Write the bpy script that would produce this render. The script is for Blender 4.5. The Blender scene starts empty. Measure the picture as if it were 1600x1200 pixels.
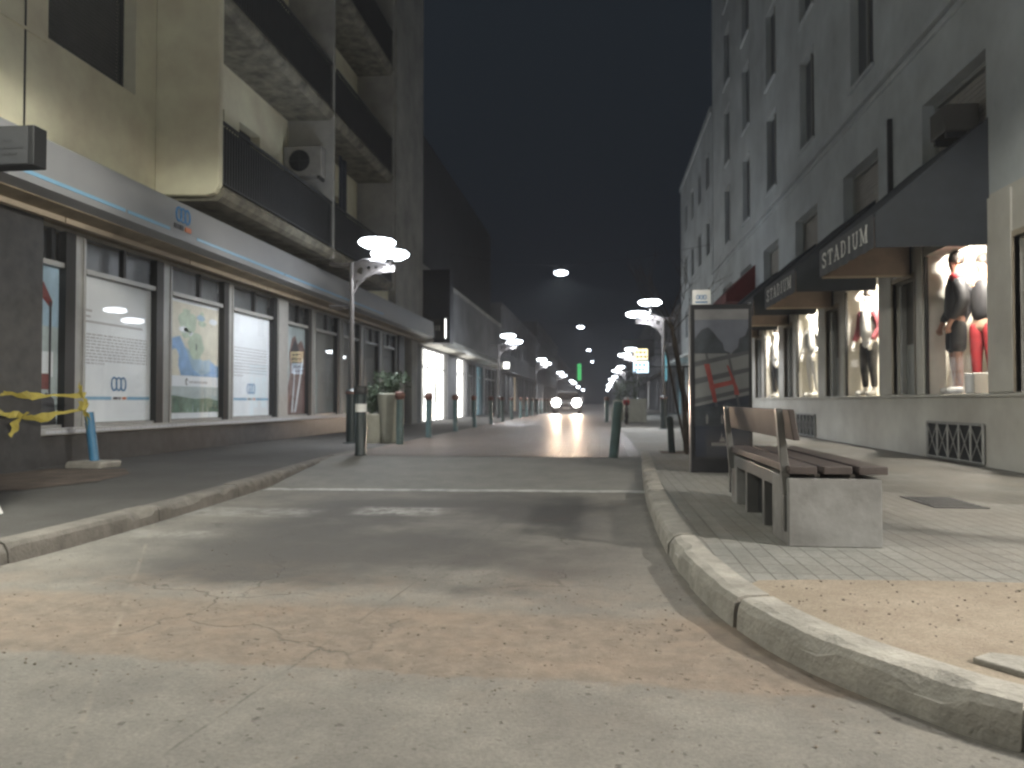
import bpy, bmesh, math, random
from mathutils import Vector, Matrix, noise
R = math.radians
PI = math.pi
random.seed(7)
sc = bpy.context.scene
C = sc.collection
# ------------------------------------------------------------------ camera
cam = bpy.data.cameras.new('camera')
cam.sensor_width = 36.0
cam.lens = 27.0
cam.clip_start = 0.05
cam.clip_end = 2000
cam.dof.use_dof = True
cam.dof.focus_distance = 3.5
cam.dof.aperture_fstop = 2.7
co = bpy.data.objects.new('camera', cam)
C.objects.link(co)
YAW = math.atan(138 / 1200.0)
co.location = (0, 0, 0.94)
co.rotation_euler = (R(90 + 1.29), 0, YAW)
sc.camera = co
# ------------------------------------------------------------------ world (night sky)
w = bpy.data.worlds.new('World')
sc.world = w
w.use_nodes = True
nt = w.node_tree
nt.nodes.clear()
out = nt.nodes.new('ShaderNodeOutputWorld')
bg = nt.nodes.new('ShaderNodeBackground')
tc = nt.nodes.new('ShaderNodeTexCoord')
sx = nt.nodes.new('ShaderNodeSeparateXYZ')
cr = nt.nodes.new('ShaderNodeValToRGB')
cr.color_ramp.elements[0].position = 0.0
cr.color_ramp.elements[0].color = (0.0038, 0.0050, 0.0078, 1)
cr.color_ramp.elements[1].position = 0.7
cr.color_ramp.elements[1].color = (0.0075, 0.0112, 0.0155, 1)
nt.links.new(tc.outputs['Generated'], sx.inputs[0])
nt.links.new(sx.outputs['Z'], cr.inputs[0])
nt.links.new(cr.outputs[0], bg.inputs[0])
bg.inputs[1].default_value = 1.0
nt.links.new(bg.outputs[0], out.inputs[0])
sc.view_settings.view_transform = 'Standard'
sc.view_settings.look = 'None'
sc.view_settings.exposure = 0.4
sc.view_settings.gamma = 1.0
sc.render.engine = 'CYCLES'
sc.cycles.use_denoising = True
sc.cycles.max_bounces = 6
sc.cycles.diffuse_bounces = 3
sc.cycles.glossy_bounces = 3
sc.cycles.transmission_bounces = 4
sc.cycles.transparent_max_bounces = 12
sc.cycles.sample_clamp_indirect = 4.0
sc.cycles.caustics_reflective = False
sc.cycles.caustics_refractive = False
sc.cycles.filter_width = 2.3


# ------------------------------------------------------------------ materials
def newmat(name):
    m = bpy.data.materials.new(name)
    m.use_nodes = True
    t = m.node_tree
    return m, t, t.nodes['Principled BSDF'], t.nodes, t.links


def N(t, typ, **kw):
    n = t.nodes.new(typ)
    for k, v in kw.items():
        setattr(n, k, v)
    return n


def mat(name, col, rough=0.7, var=0.18, scale=3.0, bump=0.15, metal=0.0, bscale=40.0, dirt=None, spec=0.4):
    """base colour with two scales of noise variation and a fine bump"""
    m, t, p, ns, ln = newmat(name)
    g = N(t, 'ShaderNodeNewGeometry')
    n1 = N(t, 'ShaderNodeTexNoise')
    n1.inputs['Scale'].default_value = scale
    n1.inputs['Detail'].default_value = 6
    n1.inputs['Roughness'].default_value = 0.65
    ln.new(g.outputs['Position'], n1.inputs['Vector'])
    r = N(t, 'ShaderNodeValToRGB')
    r.color_ramp.elements[0].position = 0.3
    r.color_ramp.elements[1].position = 0.7
    lo = [c * (1 - var) for c in col]
    hi = [min(1, c * (1 + var)) for c in col]
    if dirt:
        lo = dirt
    r.color_ramp.elements[0].color = (*lo, 1)
    r.color_ramp.elements[1].color = (*hi, 1)
    ln.new(n1.outputs[0], r.inputs[0])
    ln.new(r.outputs[0], p.inputs['Base Color'])
    p.inputs['Roughness'].default_value = rough
    p.inputs['Metallic'].default_value = metal
    p.inputs['Specular IOR Level'].default_value = spec
    if bump > 0:
        n2 = N(t, 'ShaderNodeTexNoise')
        n2.inputs['Scale'].default_value = bscale
        n2.inputs['Detail'].default_value = 4
        ln.new(g.outputs['Position'], n2.inputs['Vector'])
        b = N(t, 'ShaderNodeBump')
        b.inputs['Strength'].default_value = bump
        b.inputs['Distance'].default_value = 0.01
        ln.new(n2.outputs[0], b.inputs['Height'])
        ln.new(b.outputs[0], p.inputs['Normal'])
    return m


def emis(name, col, s):
    m, t, p, ns, ln = newmat(name)
    p.inputs['Base Color'].default_value = (*col, 1)
    p.inputs['Emission Color'].default_value = (*col, 1)
    p.inputs['Emission Strength'].default_value = s
    return m


def glassmat(name, tint=(1, 1, 1), ior=1.5, rough=0.02, boost=1.0):
    m, t, p, ns, ln = newmat(name)
    ns.remove(p)
    o = [n for n in ns if n.type == 'OUTPUT_MATERIAL'][0]
    fr = N(t, 'ShaderNodeFresnel')
    gg = N(t, 'ShaderNodeNewGeometry')
    mi_ = N(t, 'ShaderNodeMapRange')
    mi_.inputs['To Min'].default_value = ior
    mi_.inputs['To Max'].default_value = 1 / ior
    ln.new(gg.outputs['Backfacing'], mi_.inputs['Value'])
    ln.new(mi_.outputs[0], fr.inputs[0])
    ml = N(t, 'ShaderNodeMath', operation='MULTIPLY')
    ml.inputs[1].default_value = boost
    ml.use_clamp = True
    tr = N(t, 'ShaderNodeBsdfTransparent')
    tr.inputs[0].default_value = (*tint, 1)
    gl = N(t, 'ShaderNodeBsdfGlossy')
    gl.inputs['Roughness'].default_value = rough
    mx = N(t, 'ShaderNodeMixShader')
    ln.new(fr.outputs[0], ml.inputs[0])
    ln.new(ml.outputs[0], mx.inputs[0])
    ln.new(tr.outputs[0], mx.inputs[1])
    ln.new(gl.outputs[0], mx.inputs[2])
    ln.new(mx.outputs[0], o.inputs[0])
    return m


def groundmat(name, base, base2, rough, spots=0.5, kind='concrete'):
    """asphalt / concrete / paving with world-space patterns"""
    m, t, p, ns, ln = newmat(name)
    g = N(t, 'ShaderNodeNewGeometry')
    P = g.outputs['Position']
    sep = N(t, 'ShaderNodeSeparateXYZ')
    ln.new(P, sep.inputs[0])

    def noise_(s, d=6, ro=0.6, vec=P):
        n = N(t, 'ShaderNodeTexNoise')
        n.inputs['Scale'].default_value = s
        n.inputs['Detail'].default_value = d
        n.inputs['Roughness'].default_value = ro
        ln.new(vec, n.inputs['Vector'])
        return n.outputs[0]

    def math_(op, a, b=None, clamp=False):
        n = N(t, 'ShaderNodeMath', operation=op)
        n.use_clamp = clamp
        for i, v in enumerate((a, b)):
            if v is None:
                continue
            if isinstance(v, (int, float)):
                n.inputs[i].default_value = v
            else:
                ln.new(v, n.inputs[i])
        return n.outputs[0]

    def ramp(v, a, b):
        n = N(t, 'ShaderNodeMapRange')
        n.interpolation_type = 'SMOOTHSTEP'
        n.inputs['From Min'].default_value = a
        n.inputs['From Max'].default_value = b
        ln.new(v, n.inputs['Value'])
        return n.outputs[0]

    def mixc(f, a, b):
        n = N(t, 'ShaderNodeMix', data_type='RGBA')
        if isinstance(f, (int, float)):
            n.inputs[0].default_value = f
        else:
            ln.new(f, n.inputs[0])
        for i, v in ((6, a), (7, b)):
            if isinstance(v, tuple):
                n.inputs[i].default_value = (*v, 1)
            else:
                ln.new(v, n.inputs[i])
        return n.outputs[2]

    big = noise_(0.55, 5)
    mid = noise_(2.4, 8, 0.7)
    fine = noise_(70, 5, 0.8)
    col = mixc(ramp(mid, 0.3, 0.7), base, base2)
    col = mixc(math_('MULTIPLY', ramp(fine, 0.35, 0.7), 0.5), col, tuple(c * 0.4 for c in base))
    col = mixc(math_('MULTIPLY', ramp(noise_(160, 3, 0.9), 0.6, 0.75), 0.35), col, tuple(min(1, c * 1.7) for c in base2))
    col = mixc(math_('MULTIPLY', ramp(noise_(14, 9, 0.85), 0.45, 0.7), 0.3), col, tuple(c * 0.5 for c in base))
    height = math_('ADD', math_('MULTIPLY', fine, 0.5), math_('MULTIPLY', mid, 0.6))
    if kind == 'road':
        wob = math_('MULTIPLY', math_('SUBTRACT', noise_(1.3, 7, 0.7), 0.5), 0.9)
        yy = math_('ADD', sep.outputs['Y'], wob)
        # worn darker asphalt further up, dusty earth trench strip, then concrete again
        dark = math_('MULTIPLY', ramp(yy, 3.6, 3.9), math_('SUBTRACT', 1.0, ramp(yy, 6.6, 8.4)))
        xl = math_('MULTIPLY', ramp(math_('ADD', sep.outputs['X'], wob), -3.3, -2.2), math_('SUBTRACT', 1.0, ramp(sep.outputs['X'], -0.3, 0.5)))
        dark = math_('MULTIPLY', math_('MULTIPLY', dark, xl), ramp(big, 0.3, 0.55))
        col = mixc(math_('MULTIPLY', dark, 0.85), col, (0.05, 0.047, 0.046))
        wob2 = math_('MULTIPLY', math_('SUBTRACT', noise_(2.1, 8, 0.75), 0.5), 0.28)
        y2 = math_('ADD', sep.outputs['Y'], wob2)
        y2 = math_('ADD', y2, math_('MULTIPLY', ramp(sep.outputs['X'], -1.2, -2.0), 0.0))
        slope = math_('MULTIPLY', sep.outputs['X'], 0.04)
        y3 = math_('ADD', y2, slope)
        strip = math_('MULTIPLY', ramp(y3, 2.56, 2.62), math_('SUBTRACT', 1.0, ramp(y3, 3.3, 3.5)))
        col = mixc(math_('MULTIPLY', strip, 0.8), col, mixc(ramp(noise_(9, 8, 0.8), 0.3, 0.75), (0.12, 0.093, 0.073), (0.26, 0.212, 0.165)))
        soft = math_('MULTIPLY', ramp(y3, 2.1, 2.9), math_('SUBTRACT', 1.0, ramp(y3, 3.2, 4.6)))
        col = mixc(math_('MULTIPLY', math_('MULTIPLY', soft, ramp(noise_(1.7, 9, 0.75), 0.4, 0.7)), 0.45), col, (0.27, 0.20, 0.145))
        # red soil smears
        col = mixc(math_('MULTIPLY', ramp(noise_(1.1, 9, 0.8), 0.58, 0.72), 0.5), col, (0.17, 0.10, 0.07))
        # tyre-dust streak running away towards the right
        # faded paint marks
        for (x0, x1, y0, y1, a, wdt) in ((-2.05, -1.35, 6.15, 6.75, 0.6, .16), (-3.5, -2.4, 5.95, 6.55, 0.35, .14), (-3.4, -2.7, 4.95, 5.35, .22, .12)):
            fx = math_('MULTIPLY', ramp(sep.outputs['X'], x0 - .1, x0 + .1), math_('SUBTRACT', 1.0, ramp(sep.outputs['X'], x1 - .1, x1 + .1)))
            fy = math_('MULTIPLY', ramp(sep.outputs['Y'], y0 - .02, y0 + wdt), math_('SUBTRACT', 1.0, ramp(sep.outputs['Y'], y1 - wdt, y1 + .02)))
            k = math_('MULTIPLY', math_('MULTIPLY', fx, fy), math_('MULTIPLY', ramp(noise_(5, 9, .8), 0.38, 0.62), a))
            col = mixc(k, col, (0.5, 0.5, 0.48))
        # hairline cracks
        vo = N(t, 'ShaderNodeTexVoronoi', feature='DISTANCE_TO_EDGE')
        vo.inputs['Scale'].default_value = 0.42
        mp = N(t, 'ShaderNodeVectorMath', operation='ADD')
        ln.new(P, mp.inputs[0])
        nn = N(t, 'ShaderNodeTexNoise')
        nn.inputs['Scale'].default_value = 2.5
        nn.inputs['Detail'].default_value = 7
        ln.new(P, nn.inputs['Vector'])
        sc3 = N(t, 'ShaderNodeVectorMath', operation='SCALE')
        sc3.inputs['Scale'].default_value = 0.55
        ln.new(nn.outputs['Color'], sc3.inputs[0])
        ln.new(sc3.outputs[0], mp.inputs[1])
        ln.new(mp.outputs[0], vo.inputs['Vector'])
        crack = math_('SUBTRACT', 1.0, ramp(vo.outputs['Distance'], 0.0, 0.006))
        crack = math_('MULTIPLY', crack, ramp(noise_(0.9), 0.45, 0.6))
        col = mixc(math_('MULTIPLY', crack, 0.55), col, (0.05, 0.045, 0.04))
        height = math_('SUBTRACT', height, math_('MULTIPLY', crack, 0.5))
        # small pits and droppings
        for sc_v, r0, r1, th, am in ((3.4, .045, .085, .48, .75), (9.0, .07, .13, .50, .6), (21.0, .12, .2, .47, .5)):
            vs = N(t, 'ShaderNodeTexVoronoi')
            vs.inputs['Scale'].default_value = sc_v
            wv = N(t, 'ShaderNodeVectorMath', operation='ADD')
            nz_ = N(t, 'ShaderNodeTexNoise')
            nz_.inputs['Scale'].default_value = 40
            ln.new(P, nz_.inputs['Vector'])
            s3 = N(t, 'ShaderNodeVectorMath', operation='SCALE')
            s3.inputs['Scale'].default_value = .03
            ln.new(nz_.outputs['Color'], s3.inputs[0])
            ln.new(P, wv.inputs[0])
            ln.new(s3.outputs[0], wv.inputs[1])
            ln.new(wv.outputs[0], vs.inputs['Vector'])
            pit = math_('MULTIPLY', math_('SUBTRACT', 1.0, ramp(vs.outputs['Distance'], r0, r1)), ramp(noise_(2.2 + sc_v * .1, 3), th, th + .06))
            col = mixc(math_('MULTIPLY', pit, am), col, (0.06, 0.05, 0.043))
            height = math_('SUBTRACT', height, math_('MULTIPLY', pit, .5))
        # saw-cut seams and long drag marks
        for (cx_, sl, wd_, am) in ((-1.35, .10, .006, .6), (-.35, -.55, .012, .3), (.9, .75, .02, .3)):
            dln = math_('ABSOLUTE', math_('SUBTRACT', math_('ADD', sep.outputs['X'], math_('MULTIPLY', wob, .04)), math_('ADD', math_('MULTIPLY', sep.outputs['Y'], sl), cx_)))
            kk_ = math_('MULTIPLY', math_('SUBTRACT', 1.0, ramp(dln, wd_ * .4, wd_ * 1.6)), math_('MULTIPLY', ramp(noise_(3.1, 6, .7), .4, .6), am))
            col = mixc(kk_, col, (0.06, 0.055, 0.05) if wd_ < .01 else (0.30, 0.27, 0.22))
    if kind in ('tiles', 'brick'):
        br = N(t, 'ShaderNodeTexBrick')
        rot = N(t, 'ShaderNodeMapping')
        rot.inputs['Rotation'].default_value = (0, 0, 0 if kind == 'brick' else R(90))
        ln.new(P, rot.inputs['Vector'])
        ln.new(rot.outputs[0], br.inputs['Vector'])
        br.inputs['Scale'].default_value = 1.0
        if kind == 'tiles':
            br.offset = 0.0
            br.inputs['Brick Width'].default_value = 0.2
            br.inputs['Row Height'].default_value = 0.1
            br.inputs['Mortar Size'].default_value = 0.006
        else:
            br.inputs['Brick Width'].default_value = 0.42
            br.inputs['Row Height'].default_value = 0.24
            br.inputs['Mortar Size'].default_value = 0.014
        br.inputs['Mortar Smooth'].default_value = 0.6
        br.inputs['Color1'].default_value = (1, 1, 1, 1)
        br.inputs['Color2'].default_value = (0.78, 0.78, 0.78, 1)
        br.inputs['Mortar'].default_value = (0.42, 0.40, 0.38, 1) if kind == 'tiles' else (.2, .19, .18, 1)
        mu = N(t, 'ShaderNodeMix', data_type='RGBA', blend_type='MULTIPLY')
        mu.inputs[0].default_value = 1.0 if kind == 'brick' else 0.6
        ln.new(col, mu.inputs[6])
        ln.new(br.outputs['Color'], mu.inputs[7])
        col = mu.outputs[2]
        height = math_('SUBTRACT', height, math_('MULTIPLY', br.outputs['Fac'], 1.6 if kind == 'brick' else 0.9))
        col = mixc(math_('MULTIPLY', ramp(big, 0.42, 0.62), 0.4), col, (0.16, 0.135, 0.11))
    if kind == 'sand':
        col = mixc(math_('MULTIPLY', ramp(noise_(5, 9, 0.8), 0.4, 0.75), .6), col, (0.19, 0.145, 0.11))
    if kind == 'paving':
        col = mixc(math_('MULTIPLY', ramp(noise_(0.8, 8, 0.7), 0.45, 0.62), 0.7), col, (0.05, 0.045, 0.042))
    ln.new(col, p.inputs['Base Color'])
    rr = N(t, 'ShaderNodeMapRange')
    rr.inputs['To Min'].default_value = rough - 0.1
    rr.inputs['To Max'].default_value = rough + 0.12
    ln.new(mid, rr.inputs['Value'])
    ln.new(rr.outputs[0], p.inputs['Roughness'])
    b = N(t, 'ShaderNodeBump')
    b.inputs['Strength'].default_value = 0.75 if kind in ('road', 'tiles', 'paving') else 0.9
    b.inputs['Distance'].default_value = 0.03 if kind == 'brick' else 0.014
    ln.new(height, b.inputs['Height'])
    ln.new(b.outputs[0], p.inputs['Normal'])
    return m


M = {}
M['road'] = groundmat('road_concrete', (0.15, 0.142, 0.128), (0.25, 0.236, 0.208), 0.75, kind='road')
M['plaza'] = groundmat('street_paving', (0.15, 0.115, 0.096), (0.23, 0.18, 0.152), 0.44, kind='brick')
M['tiles'] = groundmat('pavement_tiles', (0.20, 0.20, 0.185), (0.30, 0.295, 0.27), 0.7, kind='tiles')
M['paving'] = groundmat('pavement_concrete', (0.06, 0.058, 0.054), (0.095, 0.092, 0.085), 0.75, kind='paving')
M['ramp'] = groundmat('ramp_concrete', (0.18, 0.177, 0.165), (0.26, 0.25, 0.23), 0.72, kind='concrete')
M['sand'] = groundmat('sandy_soil', (0.27, 0.225, 0.17), (0.38, 0.32, 0.25), 0.9, kind='sand')
M['soil'] = groundmat('dark_soil', (0.06, 0.045, 0.035), (0.12, 0.09, 0.07), 0.9, kind='sand')
M['kerb'] = mat('kerb_concrete', (0.28, 0.265, 0.235), 0.85, 0.3, 6, 0.6, bscale=60)
M['kerbdark'] = mat('old_kerb_concrete', (0.15, 0.14, 0.125), 0.85, 0.35, 5, 0.7, bscale=50)
M['stone'] = mat('rubble', (0.17, 0.145, 0.12), 0.9, 0.4, 30, 0.5)
M['cream'] = mat('cream_render', (0.74, 0.72, 0.54), 0.8, 0.08, 1.1, 0.25, bscale=30, dirt=(0.62, 0.56, 0.42))
M['slab'] = mat('stained_slab', (0.20, 0.19, 0.15), 0.85, 0.2, 3.5, 0.4, dirt=(0.06, 0.055, 0.045))
M['render_grey'] = mat('grey_render', (0.36, 0.35, 0.32), 0.85, 0.2, 0.9, 0.3, dirt=(0.24, 0.235, 0.22))
M['pale_render'] = mat('pale_render', (0.60, 0.59, 0.54), 0.8, 0.12, 0.8, 0.2, dirt=(0.46, 0.44, 0.40))
M['upper_render'] = mat('upper_render', (0.56, 0.60, 0.61), 0.85, 0.15, 0.5, 0.2, dirt=(0.40, 0.43, 0.44))
M['darkstone'] = mat('dark_stone', (0.05, 0.05, 0.052), 0.35, 0.35, 5, 0.1)
M['fascia'] = mat('fascia_board', (0.27, 0.278, 0.29), 0.45, 0.06, 1.5, 0.03)
M['bluestripe'] = mat('blue_vinyl', (0.22, 0.42, 0.60), 0.4, 0.05, 4, 0)
M['logoblue'] = mat('logo_blue', (0.02, 0.16, 0.38), 0.4, 0.05, 4, 0)
M['alu'] = mat('aluminium_frame', (0.36, 0.36, 0.35), 0.4, 0.1, 6, 0.03, metal=0.3)
M['darkframe'] = mat('dark_frame', (0.012, 0.013, 0.014), 0.55, 0.1, 6, 0.02)
M['tanboard'] = mat('tan_shutter_box', (0.26, 0.215, 0.15), 0.6, 0.3, 3, 0.15)
M['void'] = mat('dark_interior', (0.02, 0.022, 0.024), 0.8, 0.3, 2, 0)
M['transom'] = mat('transom_backing', (0.075, 0.085, 0.09), 0.35, 0.5, 2.2, 0)
M['poster'] = mat('poster_paper', (0.80, 0.85, 0.90), 0.5, 0.04, 2, 0)
M['postergrey'] = mat('poster_text_grey', (0.46, 0.47, 0.50), 0.6, 0.1, 20, 0)
M['inkdark'] = mat('poster_dark_ink', (0.05, 0.05, 0.06), 0.6, 0.1, 20, 0)
M['orange'] = mat('orange_ink', (0.55, 0.16, 0.05), 0.5, 0.1, 20, 0)
M['red'] = mat('red_ink', (0.55, 0.06, 0.05), 0.5, 0.1, 20, 0)
M['mapblue'] = mat('map_blue', (0.24, 0.40, 0.64), 0.5, 0.35, 2.5, 0)
M['mapblue2'] = mat('map_pale_blue', (0.38, 0.54, 0.68), 0.5, 0.2, 3.5, 0)
M['mapgreen'] = mat('map_green', (0.47, 0.57, 0.46), 0.5, 0.2, 5, 0)
M['mapcream'] = mat('map_cream', (0.70, 0.68, 0.58), 0.5, 0.12, 5, 0)
M['field'] = mat('poster_field', (0.14, 0.22, 0.17), 0.5, 0.5, 7, 0)
M['mist'] = mat('poster_mist', (0.44, 0.52, 0.54), 0.5, 0.2, 3, 0)
M['face'] = mat('poster_portrait', (0.22, 0.14, 0.13), 0.5, 0.5, 3.5, 0)
M['glass'] = glassmat('window_glass', boost=1.3)
M['dullglass'] = glassmat('dusty_transom_glass', boost=1.0, rough=0.45)
M['shopglass'] = glassmat('display_glass', boost=0.3)
M['rail'] = mat('railing_metal', (0.035, 0.036, 0.038), 0.5, 0.2, 5, 0)
M['shutter'] = mat('roller_shutter', (0.30, 0.285, 0.25), 0.6, 0.12, 3, 0.1)
M['darkshutter'] = mat('dark_roller_shutter', (0.045, 0.044, 0.042), 0.6, 0.2, 3, 0.1)
M['acwhite'] = mat('ac_casing', (0.28, 0.27, 0.25), 0.5, 0.15, 5, 0.05)
M['awning'] = mat('awning_fabric', (0.045, 0.052, 0.062), 0.8, 0.12, 4, 0.2, bscale=200)
M['valance'] = mat('awning_valance', (0.085, 0.09, 0.10), 0.8, 0.1, 6, 0.2, bscale=200)
M['lining'] = mat('awning_lit_inside', (0.21, 0.165, 0.14), 0.8, 0.15, 4, 0.2, bscale=100)  # warm shop light on the awning's inner side, put into the colour
M['letter'] = mat('white_lettering', (0.75, 0.75, 0.72), 0.6, 0.04, 9, 0)
M['doorgrey'] = mat('grey_door_panel', (0.30, 0.31, 0.295), 0.5, 0.08, 2, 0.04)
M['doordark'] = mat('dark_door_panel', (0.10, 0.095, 0.085), 0.5, 0.2, 2, 0.04)
M['beige'] = mat('beige_frame', (0.40, 0.34, 0.26), 0.6, 0.1, 4, 0.05)
M['shopwhite'] = mat('display_wall', (0.80, 0.76, 0.66), 0.8, 0.05, 2, 0)
M['shopgrey'] = mat('display_back_panel', (0.085, 0.075, 0.07), 0.7, 0.1, 2, 0)
M['steelgrey'] = mat('lamp_post_paint', (0.075, 0.07, 0.07), 0.45, 0.12, 8, 0.05, metal=0.2)
M['lampglow'] = emis('lamp_diffuser', (0.86, 0.92, 1.0), 14)
M['hanglow'] = emis('hanging_lamp_diffuser', (0.80, 0.88, 1.0), 16)
M['farglow'] = emis('far_lamp_diffuser', (0.85, 0.90, 1.0), 14)
M['bollard'] = mat('bollard_green_paint', (0.075, 0.12, 0.12), 0.45, 0.25, 6, 0.08)
M['bollarddark'] = mat('bollard_dark_paint', (0.02, 0.03, 0.032), 0.4, 0.25, 6, 0.08)
M['copper'] = mat('rusty_bollard_cap', (0.12, 0.055, 0.042), 0.5, 0.3, 20, 0.1)
M['white'] = mat('white_paint', (0.72, 0.72, 0.70), 0.6, 0.08, 8, 0.05)
M['bluepost'] = mat('blue_post_paint', (0.05, 0.17, 0.30), 0.4, 0.15, 8, 0.05)
M['yellow'] = mat('yellow_tape', (0.36, 0.30, 0.06), 0.6, 0.2, 12, 0.05)
M['planter'] = mat('planter_concrete', (0.34, 0.34, 0.29), 0.8, 0.12, 5, 0.2)
M['leaf'] = mat('leaf', (0.045, 0.07, 0.04), 0.6, 0.5, 18, 0)
M['bark'] = mat('bark', (0.05, 0.042, 0.036), 0.9, 0.4, 20, 0.5)
M['stake'] = mat('stake_wood', (0.035, 0.028, 0.024), 0.9, 0.3, 12, 0.3)
M['concrete'] = mat('cast_concrete', (0.19, 0.19, 0.185), 0.7, 0.3, 3.5, 0.2, bscale=30, dirt=(0.135, 0.132, 0.126))
M['benchwood'] = mat('bench_wood', (0.06, 0.049, 0.046), 0.5, 0.25, 6, 0.15)
M['benchsteel'] = mat('bench_steel', (0.17, 0.17, 0.165), 0.35, 0.12, 7, 0.03, metal=0.5)
M['kiosk'] = mat('kiosk_casing', (0.022, 0.023, 0.026), 0.3, 0.15, 4, 0)
M['kioskedge'] = mat('kiosk_edge_aluminium', (0.22, 0.22, 0.22), 0.35, 0.1, 5, 0, metal=0.6)
M['navy'] = mat('poster_navy', (0.022, 0.027, 0.04), 0.4, 0.25, 3, 0)
M['tree_ink'] = mat('poster_tree_shape', (0.035, 0.042, 0.050), 0.4, 0.4, 7, 0)
M['skyink'] = mat('poster_sky', (0.11, 0.12, 0.145), 0.4, 0.2, 3, 0)
M['maptile'] = mat('poster_map_block', (0.145, 0.15, 0.15), 0.4, 0.1, 3, 0)
M['maproad'] = mat('poster_map_road', (0.06, 0.065, 0.07), 0.4, 0.1, 3, 0)
M['rededge'] = mat('poster_red', (0.20, 0.045, 0.04), 0.4, 0.25, 8, 0)
M['iron'] = mat('cast_iron', (0.03, 0.03, 0.03), 0.55, 0.2, 20, 0.2)
M['skin'] = mat('mannequin_skin', (0.42, 0.27, 0.19), 0.5, 0.08, 5, 0)
M['darkskin'] = mat('mannequin_dark_skin', (0.26, 0.14, 0.10), 0.5, 0.08, 5, 0)
M['mwhite'] = mat('white_mannequin', (0.75, 0.73, 0.69), 0.4, 0.03, 5, 0)
M['blackcloth'] = mat('black_cloth', (0.018, 0.018, 0.02), 0.6, 0.3, 9, 0.3, bscale=14)
M['whitecloth'] = mat('white_cloth', (0.72, 0.71, 0.68), 0.8, 0.06, 9, 0.3, bscale=14)
M['redcloth'] = mat('red_cloth', (0.27, 0.02, 0.025), 0.7, 0.2, 9, 0.3, bscale=14)
M['maroon'] = mat('maroon_cloth', (0.22, 0.05, 0.06), 0.8, 0.2, 9, 0.3, bscale=14)
M['hair'] = mat('dark_hair', (0.02, 0.015, 0.012), 0.6, 0.3, 40, 0.2)
M['silver'] = mat('silver_bag', (0.16, 0.16, 0.16), 0.45, 0.5, 9, 0.6, metal=0.3, bscale=12)
M['carpaint'] = mat('car_paint', (0.16, 0.16, 0.17), 0.3, 0.05, 5, 0, metal=0.5)
M['carglass'] = mat('car_glass', (0.015, 0.016, 0.02), 0.08, 0.1, 5, 0)
M['nightpane'] = mat('curtained_night_window', (0.09, 0.10, 0.115), 0.4, 0.35, 1.3, 0)
M['tyre'] = mat('tyre_rubber', (0.015, 0.015, 0.015), 0.85, 0.2, 9, 0.1)
M['headlight'] = emis('headlight_glow', (1.0, 0.98, 0.95), 90)
M['tealsign'] = emis('teal_shop_glow', (0.20, 0.52, 0.62), 0.35)
M['bluedoor'] = emis('blue_panel_glow', (0.22, 0.48, 0.58), 0.42)
M['greensign'] = emis('green_sign_glow', (0.10, 0.75, 0.22), .6)
M['warmsign'] = emis('yellow_sign_glow', (1.0, 0.86, 0.50), 1.6)
M['coolsign'] = emis('blue_white_sign_glow', (0.62, 0.82, 1.0), 1.8)
M['shoplit'] = emis('lit_shop_interior', (1.0, 0.98, 0.93), 3.5)
M['warmshop'] = emis('warm_lit_shop', (1.0, 0.78, 0.52), 0.35)
M['ledtube'] = emis('display_led', (1.0, 0.93, 0.82), 9)
M['darkwall'] = mat('dark_facade', (0.035, 0.037, 0.042), 0.6, 0.2, 1, 0.1)
M['navywall'] = mat('navy_sign_board', (0.022, 0.026, 0.036), 0.5, 0.2, 1, 0.05)
M['farwall'] = mat('far_facade', (0.16, 0.16, 0.165), 0.85, 0.25, 0.6, 0.1)
M['redboard'] = mat('dark_red_awning', (0.14, 0.03, 0.03), 0.7, 0.2, 2, 0.1)
M['bannergrey'] = mat('banner_grey', (0.045, 0.047, 0.05), 0.6, 0.2, 2, 0.1)


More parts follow.
